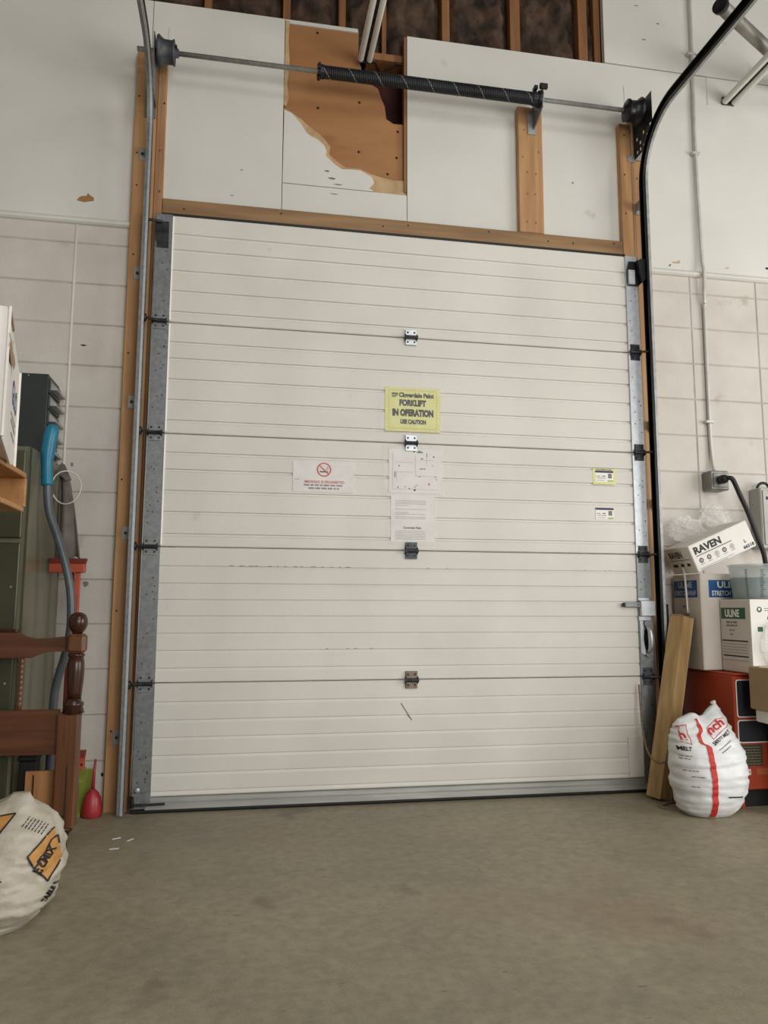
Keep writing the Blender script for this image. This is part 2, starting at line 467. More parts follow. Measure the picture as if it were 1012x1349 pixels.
# concrete blocks, stack bond
def block_mesh(w, h):
    b = B(); c = 0.004; g = 0.0022
    x0, x1, z0, z1 = g, w - g, g, h - g
    fr = [b.bm.verts.new(p) for p in ((x0 + c, 0, z0 + c), (x1 - c, 0, z0 + c), (x1 - c, 0, z1 - c), (x0 + c, 0, z1 - c))]
    ou = [b.bm.verts.new(p) for p in ((x0, c, z0), (x1, c, z0), (x1, c, z1), (x0, c, z1))]
    bk = [b.bm.verts.new(p) for p in ((x0, 0.05, z0), (x1, 0.05, z0), (x1, 0.05, z1), (x0, 0.05, z1))]
    b.bm.faces.new(fr)
    for k in range(4):
        b.bm.faces.new((ou[k], ou[(k + 1) % 4], fr[(k + 1) % 4], fr[k])); b.bm.faces.new((bk[k], bk[(k + 1) % 4], ou[(k + 1) % 4], ou[k]))
    bmesh.ops.recalc_face_normals(b.bm, faces=b.bm.faces)
    me = bpy.data.meshes.new('concrete_block'); b.bm.to_mesh(me); b.bm.free(); me.materials.append(M['block']); return me
zs = [0.0] + [0.0285 + 0.2135 * k for k in range(1, 14)] + [2.915]
cols = [(-2.635, 0.43), (-2.205, 0.43), (-1.775, 0.43), (-1.345, 0.43), (-0.91, 0.43), (-0.48, 0.28),
        (2.62, 0.32), (2.94, 0.43), (3.37, 0.43), (3.80, 0.43), (4.23, 0.43)]
cache = {}
for x, w in cols:
    for z0, z1 in zip(zs, zs[1:]):
        key = (round(w, 3), round(z1 - z0, 3))
        if key not in cache: cache[key] = block_mesh(w, z1 - z0)
        ob = bpy.data.objects.new('concrete_block', cache[key]); COL.objects.link(ob); ob.parent = wall
        ob.location = (x, WY + random.uniform(-0.0008, 0.0008), z0)
B().tube([(-0.48, WY + 0.003, z) for z in (1.35, 1.9, 2.4, 2.91)], 0.0075, 8).obj('mortar_bead', 'bead', wall, True)
# boarded upper wall
def board(x0, x1, z0, z1, t=0.035): return box('wall_panel', 'panel', wall, x0 + .0015, x1 - .0015, WY, WY + t, z0 + .0015, z1 - .0015, bev=0.0012)
board(-2.6, -0.15, 2.925, 4.21)
board(-0.15, 0.553, 2.93, 4.21)
board(0.553, 1.242, 2.93, 3.24)
board(1.242, 5.0, 2.925, 4.207)
board(2.452, 5.0, 4.212, 5.6)
jag = [(0.555, 3.242), (0.557, 3.665), (0.595, 3.652), (0.623, 3.625), (0.654, 3.587), (0.68, 3.545), (0.711, 3.525), (0.745, 3.511), (0.781, 3.479), (0.79, 3.453), (0.788, 3.42), (0.815, 3.399), (0.836, 3.378), (0.878, 3.353), (0.924, 3.358), (0.98, 3.358), (1.013, 3.341), (1.043, 3.326), (1.058, 3.294), (1.03, 3.258), (1.058, 3.242)]
B().prism(jag, WY, WY + 0.012).obj('broken_wall_panel', 'panel', wall)['label'] = 'white board broken off along a jagged edge'
torn = [(0.556, 3.242), (0.557, 3.68), (0.594, 3.664), (0.651, 3.629), (0.693, 3.592), (0.738, 3.564), (0.781, 3.527), (0.814, 3.483), (0.807, 3.44), (0.85, 3.403), (0.899, 3.374), (0.977, 3.374), (1.034, 3.352), (1.092, 3.337), (1.164, 3.326), (1.238, 3.33), (1.24, 3.242)]
B().prism(torn, WY + 0.012, WY + 0.02).obj('torn_paper_layer', 'paper', wall)['label'] = 'tan torn paper backing'
B().prism([(0.553, 3.70), (0.556, 4.2), (0.578, 4.2), (0.573, 4.08), (0.582, 3.95), (0.57, 3.82), (0.58, 3.74), (0.566, 3.69)], WY + 0.004, WY + 0.014).obj('torn_paper_layer', 'paper', wall)
ply = [(0.555, 4.222), (0.969, 4.22), (0.966, 4.061), (0.99, 3.966), (1.037, 3.902), (1.081, 3.877), (1.098, 3.824), (1.12, 3.773), (1.129, 3.699), (1.169, 3.675), (1.24, 3.677), (1.24, 3.2), (0.555, 3.2)]
pl = B().prism(ply, 0.118, 0.13).obj('plywood_panel', 'ply', wall)
pl['label'] = 'bare brown plywood with a hole broken through'
for x, z in [(0.734, 4.172), (0.743, 3.718), (0.975, 3.78), (0.974, 3.483), (1.195, 3.63), (1.188, 3.472), (1.137, 3.369)]:
    B().lathe([(0.0001, -0.001), (0.008, -0.001), (0.008, 0.002), (0.0001, 0.002)], (x, 0.118, z), 'y', 8).obj('nail_head', 'sheath', pl)
box('panel_edge_batten', 'stud', wall, 1.226, 1.241, WY + 0.004, WY + 0.05, 3.26, 4.2)
# white stripe of paint left on the plywood's top edge
box('plywood_edge_strip', 'panel', wall, 0.556, 0.962, 0.108, 0.118, 4.2, 4.222)
for x0, x1 in ((-0.72, -0.68), (-0.29, -0.25), (0.111, 0.151), (0.541, 0.583), (0.856, 0.895), (1.46, 1.506), (1.877, 1.939), (2.309, 2.367), (2.410, 2.451)):
    box('wall_stud', 'stud', wall, x0, x1, 0.13, 0.25, 3.1, 5.6, bev=0.002)
box('wall_stud', 'stud', wall, 1.108, 1.134, 0.15, 0.25, 4.11, 5.6, bev=0.002)
box('blocking', 'stud', wall, 1.02, 1.24, 0.13, 0.24, 4.068, 4.11, bev=0.002)
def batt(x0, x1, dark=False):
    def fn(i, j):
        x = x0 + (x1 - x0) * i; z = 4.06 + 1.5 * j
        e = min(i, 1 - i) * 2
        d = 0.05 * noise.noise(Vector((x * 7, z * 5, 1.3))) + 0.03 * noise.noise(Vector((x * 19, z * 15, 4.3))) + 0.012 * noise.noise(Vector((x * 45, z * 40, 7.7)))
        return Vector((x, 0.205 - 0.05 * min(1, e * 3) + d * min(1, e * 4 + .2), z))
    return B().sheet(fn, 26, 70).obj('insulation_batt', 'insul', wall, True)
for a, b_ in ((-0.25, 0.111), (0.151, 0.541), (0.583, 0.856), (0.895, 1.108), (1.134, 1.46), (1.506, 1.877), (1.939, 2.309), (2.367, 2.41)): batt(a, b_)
# chips out of the paint
def chip(pts, m, y=WY - 0.0012, nm='paint_chip'): B().prism(pts, y, y + 0.0008).obj(nm, m, wall)
chip([(-0.488, 3.032), (-0.471, 3.055), (-0.44, 3.061), (-0.435, 3.077), (-0.421, 3.063), (-0.405, 3.055), (-0.404, 3.037), (-0.451, 3.025)], 'ply')
chip([(2.829, 2.984), (2.845, 2.991), (2.866, 2.991), (2.877, 3.003), (2.89, 2.993), (2.884, 2.983), (2.857, 2.983)], 'paper')
chip([(3.172, 2.976), (3.189, 2.981), (3.201, 2.99), (3.205, 2.985), (3.192, 2.976)], 'paper')
chip([(2.81, 2.961), (2.821, 2.974), (2.83, 2.971), (2.821, 2.961)], 'stud')
chip([(3.447, 3.003), (3.457, 3.009), (3.467, 3.007), (3.466, 2.995), (3.456, 2.994)], 'dark_steel')
chip([(-0.447, 1.662), (-0.441, 1.672), (-0.434, 1.66), (-0.438, 1.65), (-0.445, 1.652)], 'grey_print', nm='wall_scuff')
chip([(-0.363, 1.085), (-0.349, 1.089), (-0.335, 1.085), (-0.337, 1.071), (-0.35, 1.06), (-0.359, 1.068)], 'grey_print', nm='wall_scuff')
chip([(-0.434, 2.268), (-0.418, 2.272), (-0.398, 2.267), (-0.418, 2.262)], 'print', nm='wall_scuff')
chip([(-0.239, 0.185), (-0.233, 0.192), (-0.225, 0.184), (-0.228, 0.173), (-0.236, 0.172)], 'print', nm='wall_scuff')
for x, z, w, h in ((0.78, 3.335, .03, .012), (0.80, 3.295, .045, .014), (0.83, 3.262, .05, .008), (0.81, 3.205, .05, .006), (0.28, 3.14, .02, .006), (0.33, 3.29, .014, .008), (2.22, 3.42, .012, .014), (2.7, 4.4, .03, .008), (2.8, 4.52, .025, .01), (2.66, 4.62, .03, .007), (3.05, 4.35, .02, .012)):
    chip([(x, z), (x + w * .5, z + h * .3), (x + w, z), (x + w * .7, z - h * .6), (x + w * .2, z - h * .4)], 'grey_print', nm='wall_scuff')
box('patch_plate', 'panel', wall, 3.12, 3.30, WY - 0.004, WY, 4.02, 4.20)
# mouldings between block and boards
def moulding(n, x0, x1, label):
    pr = [(WY + .004, 2.902), (WY - .012, 2.904), (WY - .022, 2.912), (WY - .022, 2.926), (WY - .008, 2.94), (WY + .004, 2.942)]
    structure(B().prism(pr, x0, x1, 'yz').obj('trim_%d' % n, 'panel'), label)
moulding(1, -2.6, -0.216, 'painted ledge strip above the blocks left of the door')
moulding(2, 2.68, 4.8, 'painted ledge strip above the blocks right of the door')
# jambs, header, post
JY = 0.05
t = structure(empty('trim_3'), 'bare wooden jamb boards left of the door')
box('jamb_board', 'jamb', t, -0.216, -0.107, JY, WY + .02, 0.0, 3.88, bev=0.003)
box('jamb_board', 'jamb_shaded', t, -0.105, -0.062, JY + .002, WY + .02, 0.0, 3.86, bev=0.003)
for z in (0.42, 0.9, 1.6, 2.2, 2.7, 3.1, 3.35, 3.6): 
    for x in (-.195, -.075): B().lathe([(0.0001, -.001), (0.005, -.001), (0.005, 0.002), (.0001, .002)], (x + random.uniform(-.006, .006), JY, z + random.uniform(-.05, .05)), 'y', 8).obj('nail_head', 'dark_steel', t)
box('backing_board', 'jamb_shaded', t, -0.064, 0.06, 0.062, WY + .02, 0.0, 2.98)
t = structure(empty('trim_4'), 'bare wooden jamb boards right of the door')
box('jamb_board', 'jamb', t, 2.508, 2.577, JY, WY + .02, 0.0, 3.80, bev=0.003)
box('jamb_board', 'jamb', t, 2.579, 2.676, JY + .004, WY + .02, 0.0, 3.86, bev=0.003)
for z in (2.8, 3.0, 3.2, 3.45, 3.7):
    for x in (2.53, 2.62): B().lathe([(0.0001, -.001), (0.005, -.001), (0.005, 0.002), (.0001, .002)], (x + random.uniform(-.01, .01), JY + (.004 if x > 2.58 else 0), z + random.uniform(-.05, .05)), 'y', 8).obj('nail_head', 'dark_steel', t)
t = structure(empty('trim_5'), 'weathered wooden header board above the door')
box('header_board', 'header', t, -0.060, 2.506, JY + .001, WY + .02, 2.90, 3.068, bev=0.003)
box('gap_shadow', 'black', t, -0.058, 2.506, 0.03, JY, 2.93, 2.978)  # black strip paints the shadow above the door top
for x in (0.05, 0.55, 1.1, 1.24, 1.7, 2.05, 2.2, 2.45): B().lathe([(0.0001, -.001), (0.005, -.001), (0.005, 0.002), (.0001, .002)], (x, JY, 3.03 + random.uniform(-.02, .02)), 'y', 8).obj('nail_head', 'dark_steel', t)
t = structure(empty('trim_6'), 'short wooden post carrying the spring bracket')
box('post_board', 'jamb', t, 1.883, 2.029, JY, WY + .02, 3.069, 3.83, bev=0.003)
for z in (3.15, 3.28, 3.42, 3.55, 3.66):
    for x in (1.92, 1.99): B().lathe([(0.0001, -.001), (0.006, -.001), (0.006, 0.002), (.0001, .002)], (x + random.uniform(-.015, .015), JY, z + random.uniform(-.03, .03)), 'y', 8).obj('nail_head', 'stud', t)

# ------------------------------------------------------------------ overhead door
DW = 2.485
door = structure(empty('door_1', (1.24, 0, 0)), 'white ribbed sectional overhead door, closed')
secs = [(2.385, 2.952, [2.848, 2.764, 2.654, 2.547, 2.438]), (1.816, 2.385, [2.279, 2.195, 2.088, 1.983, 1.879]),
        (1.256, 1.816, [1.717, 1.632, 1.527, 1.423, 1.315]), (0.609, 1.256, [1.162, 1.079, 1.0, 0.922, 0.84, 0.759, 0.676]),
        (0.088, 0.609, [0.519, 0.435, 0.355, 0.273, 0.193, 0.112])]
for si, (z0, z1, ribs) in enumerate(secs):
    pr = [(0.045, z1 - .002), (0.004, z1 - .002), (0.0, z1 - .006)]
    for r in ribs:
        if si < 3: pr += [(0.0, r + .0080), (.0075, r + .0055), (.0075, r - .0035), (0.0, r - .0080)]
        else: pr += [(0.0, r + .004), (.006, r + .002), (.006, r + .000), (0.0, r - .012)]
    pr += [(0.0, z0 + .006), (0.004, z0 + .002), (0.045, z0 + .002)]
    s = B().prism(pr, 0.0, DW, 'yz').obj('door_section', 'door', door)
    zb = z0 if si < 4 else 0.036
    for side, (xa, xb) in enumerate(((-0.084, 0.002), (DW - .002, 2.557 if si < 3 else 2.566))):
        b = B().box(xa, xb, -0.008, 0.046, zb + .002, z1 - .0015, bev=0.0015)
        st = b.obj('end_stile', 'galv' if side == 0 or si > 2 else 'galv_bright', s)  # brighter zinc paints in the reflection on the upper right stiles
        hb = B(); rr = random.Random(si * 2 + side)
        for k in range(9 if si else 5):
            hx = (xa + xb) / 2 + rr.choice((-.02, -.012, 0, .016, .024)); hz = zb + .09 + (z1 - zb - .2) * rr.random()
            hb.lathe([(0.0001, -.0004), (0.0035, -.0004), (0.0035, 0.0006), (.0001, .0006)], (hx, -0.008, hz), 'y', 8)
        hb.obj('bolt_holes', 'black', s)
    if si < 3:
        B().prism([(0.0025, -0.0085), (0.009, -0.002), (0.009, 0.004), (0.0025, 0.004)], z0 + .01, z1 - .01, 'xy').obj('edge_glint', 'white_print', s)  # white colour stands in for the reflection on the galvanised stile edge
bb = B().prism([(0.0, 0.088), (-0.006, 0.084), (-0.006, 0.068), (-0.016, 0.062), (-0.016, 0.036), (0.045, 0.036), (0.045, 0.088)], -0.02, 2.53, 'yz').obj('bottom_bar', 'alu', door)
B().prism([(-0.012, 0.035), (-0.012, 0.025), (-0.004, 0.012), (0.03, 0.012), (0.05, 0.035)], -0.08, 2.56, 'yz').obj('rubber_seal', 'black', door)
B().box(2.40, 2.562, -0.006, -0.0005, 0.095, 0.30, bev=.002).obj('patch_plate', 'door', door)
B().prism([(1.187, 0.493), (1.191, 0.496), (1.246, 0.412), (1.242, 0.408)], -0.0008, -0.0002).obj('scratch', 'grey_print', door)
rq = random.Random(5)
rects('dirt_marks', on_xz(0, 0, -0.0006), [(0.32 + k * .045 + rq.random() * .02, 1.166, .006 + .02 * rq.random(), .003) for k in range(14)] + [(1.05 + 1.3 * rq.random(), 1.166, .008, .002) for k in range(6)] + [(0.75 + .3 * rq.random(), 0.763, .012, .003) for k in range(4)], 'grey_print', door)
def hinge(x, z, w, m, roller=None, dz=0.05):
    b = B()
    b.box(x - w / 2, x + w / 2, -0.011, -0.001 if roller is None else -0.007, z + .008, z + dz, bev=.001)
    b.box(x - w / 2, x + w / 2, -0.011, -0.001 if roller is None else -0.007, z - dz, z - .010, bev=.001)
    h = b.obj('hinge', m, door)
    k = B()
    k.tube([(x - w / 2 - .004, -0.022, z - .002), (x + w / 2 + .004, -0.022, z - .002)], 0.009, 10)
    for sx in (-1, 1):
        k.prism([(-0.001, z + .022), (-0.03, z + .006), (-0.03, z - .01), (-0.001, z - .024)], x + sx * w / 2 - .002, x + sx * w / 2 + .002, 'yz')
    k.obj('knuckle', 'dark_steel', h)
    sb = B()
    for sx in (-.3, .3):
        for zz in (z + dz * .62, z - dz * .62):
            sb.lathe([(0.0001, -.005), (0.004, -.005), (0.0055, 0), (0.0055, 0.002), (.0001, .002)], (x + sx * w, -0.011, zz), 'y', 8)
    sb.obj('screws', 'dark_steel', h)
    if roller:
        r = B().tube([(x, -0.022, z - .002), (roller, -0.045, z - .002)], 0.0065, 8)
        s = -1 if roller < x else 1
        r.lathe([(.0001, -.006), (.018, -.006), (.02, 0), (.018, .006), (.0001, .006)], (roller + s * .008, -0.048, z - .002), 'x', 14)
        r.obj('roller', 'dark_steel', h)
for z, m in ((2.385, 'galv_bright'), (1.816, 'galv_bright'), (1.256, 'grey_iron'), (0.609, 'rust')): hinge(1.242, z, 0.060, m, dz=.042)
for z, m in ((2.385, 'galv'), (1.816, 'galv'), (1.256, 'galv'), (0.609, 'galv')): hinge(-0.043, z, 0.064, m, roller=-0.10, dz=.042)
for z, m in ((2.385, 'dark_steel'), (1.816, 'dark_steel'), (1.256, 'dark_steel'), (0.609, 'grey_iron')): hinge(2.523, z, 0.056, m, roller=2.587, dz=.046)
# top roller brackets
tb = B().prism([(-0.009, 2.905), (-0.030, 2.90), (-0.026, 2.84), (-0.014, 2.80), (-0.013, 2.77), (-0.009, 2.77)], -0.078, -0.014, 'yz').obj('top_bracket', 'dark_steel', door)
B().tube([(-0.045, -0.035, 2.895), (-0.11, -0.045, 2.895)], 0.007, 8).obj('roller_stem', 'dark_steel', tb)
tb = B().prism([(2.487, 2.862), (2.50, 2.912), (2.598, 2.918), (2.58, 2.80), (2.555, 2.772), (2.497, 2.772), (2.488, 2.80)], -0.02, -0.009).prism([(2.53, 2.905), (2.598, 2.918), (2.578, 2.80), (2.556, 2.775)], -0.06, -0.02).obj('top_bracket', 'black_track', door)
B().box(2.49, 2.53, -0.03, -0.018, 2.775, 2.86, bev=.002).obj('bracket_tongue', 'galv_bright', tb)
# bottom brackets
t2 = B().box(-0.082, -0.014, -0.022, -0.008, 0.05, 0.115, bev=.002).obj('bottom_bracket', 'galv', door)
B().tube([(-0.09, -0.03, 0.062), (0.07, -0.03, 0.064)], 0.006, 8).tube([(-0.078, -0.024, 0.05), (-0.078, -0.035, 0.10)], .01, 8).obj('roller_stem', 'dark_steel', t2)
B().lathe([(0.0001, -.012), (0.01, -.010), (0.012, 0.0), (0.0001, 0.002)], (-0.055, -0.022, 0.128), 'y', 12).obj('bolt', 'galv_bright', t2)
# slide lock and lift handle
lk = B().box(2.488, 2.572, -0.03, -0.008, 0.925, 1.008, bev=.003).obj('slide_lock', 'galv_bright', door)
B().box(2.482, 2.545, -0.0145, -0.008, 1.008, 1.022, bev=.001).box(2.482, 2.55, -0.0145, -0.008, 0.902, 0.925, bev=.001).obj('lock_flange', 'galv_bright', lk)
B().box(2.402, 2.49, -0.022, -0.012, 0.973, 0.998, bev=.002).obj('lock_bolt', 'galv', lk)
B().box(2.388, 2.404, -0.026, -0.010, 0.975, 0.996, bev=.003).obj('bolt_tip', 'black', lk)
B().lathe([(.0001, -.002), (.005, -.002), (.005, .001), (.0001, .001)], (2.476, -0.022, 0.986), 'y', 10).obj('hole', 'black', lk)
hd = B().prism([(2.488, 0.90), (2.505, 0.90), (2.515, 0.72), (2.49, 0.73)], -0.012, -0.008).obj('lift_handle', 'galv_bright', door)
B().lathe([(0.0001, -.006), (0.016, -.006), (0.019, 0), (0.019, 0.004), (0.0001, 0.004)], (2.527, -0.012, 0.885), 'y', 14).lathe([(0.0001, -.005), (0.013, -.005), (0.016, 0), (0.016, 0.004), (0.0001, 0.004)], (2.53, -0.012, 0.722), 'y', 14).obj('handle_foot', 'galv', hd)
B().tube(smooth_path([(2.527, -0.014, 0.872), (2.528, -0.04, 0.85), (2.529, -0.048, 0.805), (2.53, -0.04, 0.76), (2.53, -0.014, 0.735)], 5), [0.008 + .007 * math.sin(math.pi * i / 20) for i in range(21)], 10).obj('grip', 'galv_bright', hd, True)
B().lathe([(0.0001, -.002), (0.023, -.002), (0.023, 0.002), (0.0001, 0.002)], (2.529, -0.010, 0.805), 'y', 16).xf(Matrix.Translation((2.529, 0, .805)) @ Matrix.Scale(2.6, 4, (0, 0, 1)) @ Matrix.Translation((-2.529, 0, -.805))).obj('handle_recess', 'dark_steel', hd)

# ------------------------------------------------------------------ tracks
def track(name, x, sgn, m, label, lipm, y_v=-0.05, z_h=3.70, R=0.34, y_end=-2.6, z0=0.03):
    """C-channel swept up, round the bend and back towards the room; the open side faces the door"""
    t = thing(name, label, 'door track', (x, y_v, 0), 'vertical tracks of the overhead door')
    path = [(y_v, z0, 0.0), (y_v, 1.2, 0.0), (y_v, 2.4, 0.0)]
    n = 16
    for i in range(n + 1):
        a = math.pi / 2 * i / n
        path.append((y_v - R + R * math.cos(a), z_h - R + R * math.sin(a), a))
    path.append((y_end, z_h, math.pi / 2))
    # profile in (across x, towards room)
    d = 0.027; w = 0.026; th = 0.0022
    prof = [(0, -d), (w, -d), (w, d), (0, d), (0, d - .008), (th, d - .008), (th, d - th), (w - th, d - th), (w - th, -d + th), (th, -d + th), (th, -d + .008), (0, -d + .008)]
    def sweep(prof2):
        b = B(); rings = []
        for (y, z, a) in path:
            ny, nz = math.cos(a), math.sin(a)       # outward normal of the bend
            rings.append([b.bm.verts.new((x + sgn * u, y + ny * v, z + nz * v)) for u, v in prof2])
        k = len(prof2)
        for r0, r1 in zip(rings, rings[1:]):
            for i in range(k): b.bm.faces.new((r0[i], r0[(i + 1) % k], r1[(i + 1) % k], r1[i]))
        b.bm.faces.new(rings[0]); b.bm.faces.new(list(reversed(rings[-1])))
        bmesh.ops.recalc_face_normals(b.bm, faces=b.bm.faces)
        return b
    ch = sweep(prof).obj('channel', m, t)
    l0, l1 = (w * .42, w) if sgn > 0 else (0.0, w * .42)
    sweep([(l0, -d - .0028), (l1, -d - .0028), (l1, -d - .0004), (l0, -d - .0004)]).obj('front_lip', lipm, t)  # on the left track this bright strip paints in a round highlight
    return t
tl = track('door_track', -0.110, -1, 'galv', 'galvanised steel track running up the left side of the door', 'galv_bright')
tr = track('door_track', 2.578, 1, 'black_track', 'greasy black steel track right of the door, curving overhead', 'galv_dull')
def clip(t, x, z, side, y=JY):
    b = B().box(x - .02, x + .02, y - .004, y, z - .032, z + .032, bev=.001)
    b.box(x + side * .018, x + side * .022, y - .07, y, z - .02, z + .03, bev=.001)
    c = b.obj('track_clip', 'galv_dull', t)
    B().lathe([(.0001, -.007), (.007, -.007), (.007, .001), (.0001, .001)], (x - side * .003, y - .004, z), 'y', 8).obj('lag_bolt', 'dark_steel', c)
for z in (3.295, 2.648, 1.977, 1.323, 0.356): clip(tl, -0.165, z, 1)
for x, z in ((2.612, 3.27), (2.64, 1.979), (2.645, 1.536)): clip(tr, x, z, -1)

# ------------------------------------------------------------------ torsion shaft
SY, SZ = -0.07, 3.797
sh = thing('torsion_shaft', 'steel torsion shaft with black coil spring above the door', 'torsion spring', (1.2, SY, 3.7))
B().tube([(-0.20, SY, SZ), (2.60, SY, SZ)], 0.0125, 14).obj('shaft_tube', 'steel', sh, True)
# coil
def coil(x0, x1, r, wr, turns, n=14):
    b = B(); pts = []
    tot = int(turns * n)
    for i in range(tot + 1):
        a = 2 * math.pi * i / n
        pts.append((x0 + (x1 - x0) * i / tot, SY + r * math.cos(a), SZ + r * math.sin(a)))
    b.tube(pts, wr, 5); return b
coil(0.752, 1.93, 0.0295, 0.0052, 118).obj('coil_spring', 'spring', sh, True)
B().tube([(0.76, SY, SZ), (1.92, SY, SZ)], 0.024, 12).obj('spring_core', 'black', sh, True)
def teeth(x0, x1, r, m, nm):
    b = B().lathe([(.014, x0 - 0), (r, x0), (r, x1), (.014, x1)], (0, SY, SZ), 'x', 18)
    for k in range(8):
        a = 2 * math.pi * k / 8
        c = Vector((x0 - .006, SY + r * .95 * math.cos(a), SZ + r * .95 * math.sin(a)))
        b.box(c.x - .008, c.x + .008, c.y - .007, c.y + .007, c.z - .007, c.z + .007)
    return b.obj(nm, m, sh)
teeth(0.735, 0.755, 0.036, 'dark_steel', 'winding_cone')
B().lathe([(.014, 1.925), (.037, 1.925), (.037, 1.955), (.045, 1.957), (.045, 1.972), (.014, 1.972)], (0, SY, SZ), 'x', 18).obj('stationary_cone', 'dark_steel', sh)
br = B().prism([(JY, 3.86), (SY - .03, 3.85), (SY - .045, 3.80), (SY - .03, 3.74), (-0.01, 3.70), (JY, 3.69)], 1.972, 1.978, 'yz').obj('centre_bracket', 'galv', sh)
B().box(1.94, 1.99, JY - .006, JY, 3.66, 3.80, bev=.002).obj('bracket_foot', 'galv_dull', br)
B().box(1.955, 2.0, SY - .05, SY - .03, 3.835, 3.865, bev=.003).box(1.93, 1.95, SY - .03, SY + .01, 3.84, 3.862, bev=.002).obj('bracket_bolt', 'dark_steel', br)
def drum(c0, s, m):
    prof = [(0.014, 0), (0.074, 0.0), (0.079, 0.008), (0.066, 0.022), (0.058, 0.034), (0.056, 0.072), (0.062, 0.078), (0.062, 0.084), (0.022, 0.088), (0.022, 0.104), (0.014, 0.104)]
    d = B().lathe([(r, s * h) for r, h in prof], (c0, SY, SZ), 'x', 28).obj('cable_drum', m, sh, True)
    B().box(c0 + s * .09 - .006, c0 + s * .09 + .006, SY - .034, SY - .02, SZ + .012, SZ + .024).box(c0 + s * .09 - .006, c0 + s * .09 + .006, SY - .01, SY + .006, SZ + .02, SZ + .034).obj('set_screws', 'dark_steel', d)
    return d
dl = drum(-0.098, 1, 'grey_iron'); dr = drum(2.578, -1, 'black_track')
B().tube(smooth_path([(-0.045, SY, SZ + .04), (-0.048, SY - .01, SZ + .09), (-0.043, SY - .012, SZ + .13)], 5), .0012, 6).obj('cable_end', 'steel', dl)
B().tube(smooth_path([(2.48, SY, SZ + .03), (2.476, SY - .01, SZ + .09), (2.474, SY - .01, SZ + .14)], 5), .0012, 6).obj('cable_end', 'steel', dr)
def lift_cable(x, xb): B().tube([(x, SY + .057, SZ), (xb, -0.012, 0.09)], 0.0016, 6).obj('lift_cable', 'steel', sh)
lift_cable(-0.07, -0.088); lift_cable(2.55, 2.572)
# bearing plates
us = [-0.16, -0.145, -0.130, -0.108, -0.093, -0.070, -0.055, -0.032, -0.017, 0.004, 0.019, 0.05]
vz = [3.575, 3.592, 3.612, 3.632, 3.652, 3.672, 3.692, 3.712, 3.87]
holes = {(i, j) for i in (1, 3, 5, 7, 9) for j in (1, 3, 5) if (i + j) % 4 or j == 1}
pl = B().cells(us, vz, holes, 2.598, 2.600).obj('bearing_plate', 'dark_steel', sh)
B().box(2.60, 2.64, 0.044, JY - .001, 3.575, 3.87).obj('plate_flange', 'galv_dull', pl)
B().box(2.556, 2.60, 0.046, JY - .0005, 3.56, 3.60).obj('flange_tab', 'galv_dull', pl)
pl = B().box(-0.114, -0.108, -0.13, 0.045, 3.56, 3.86, bev=.001).box(-0.165, -0.11, 0.044, JY - .001, 3.50, 3.74, bev=.001).obj('bearing_plate', 'galv', sh)

# ------------------------------------------------------------------ signs on the door
rnd = random.Random(3)
def wrinkly(name, parent, x0, x1, z0, z1, y, amp, seed, m='sleeve'):
    def fn(i, j):
        x = x0 + (x1 - x0) * i; z = z0 + (z1 - z0) * j
        return Vector((x, y - amp * (1.0 + 1.3 * noise.noise(Vector((x * 11 + seed, z * 17, seed))) + .35 * noise.noise(Vector((x * 32, z * 26, seed)))) , z))
    return B().sheet(fn, 40, 32).obj(name, m, parent, True)
# yellow forklift sign
t = thing('warning_sign', 'yellow forklift warning sign in a clear plastic sleeve taped to the door', 'sign', (1.25, 0, 1.87))
B().box(1.104, 1.401, -0.0022, -0.0012, 1.878, 2.112).obj('sign_paper', 'yellow_paper', t)
wrinkly('plastic_sleeve', t, 1.076, 1.415, 1.866, 2.122, -0.0045, 0.003, 2.2)
mp = on_xz(0, 0, -0.0026)
text('lettering', 'Cloverdale Paint', on_xz(1.178, 2.060, -0.0026), 0.188, 0.026, 'print', t, 0.055)
text('lettering', 'FORKLIFT', on_xz(1.180, 2.013, -0.0026), 0.144, 0.036, 'print', t, 0.075)
text('lettering', 'IN OPERATION', on_xz(1.143, 1.958, -0.0026), 0.220, 0.040, 'print', t, 0.075)
text('lettering', 'USE CAUTION', on_xz(1.185, 1.917, -0.0026), 0.138, 0.026, 'print', t, 0.075)
b = B()
b.bm.faces.new([b.bm.verts.new(mp(*p)) for p in ((1.139, 2.083), (1.174, 2.083), (1.171, 2.070), (1.160, 2.061), (1.141, 2.059))])
lf = b.obj('leaf_emblem', 'green_print', t)
rects('emblem_stripes', on_xz(0, 0, -0.0029), [(1.142, 2.066, .018, .002), (1.144, 2.072, .022, .002)], 'yellow_paper', t)
ds = []
for k in range(17): ds += [(1.125 + k * .0152, 2.096, .009, .0035), (1.125 + k * .0152, 1.892, .009, .0035)]
for k in range(12): ds += [(1.122, 1.90 + k * .0165, .0035, .009), (1.379, 1.90 + k * .0165, .0035, .009)]
rects('dashed_border', mp, ds, 'ochre', t)
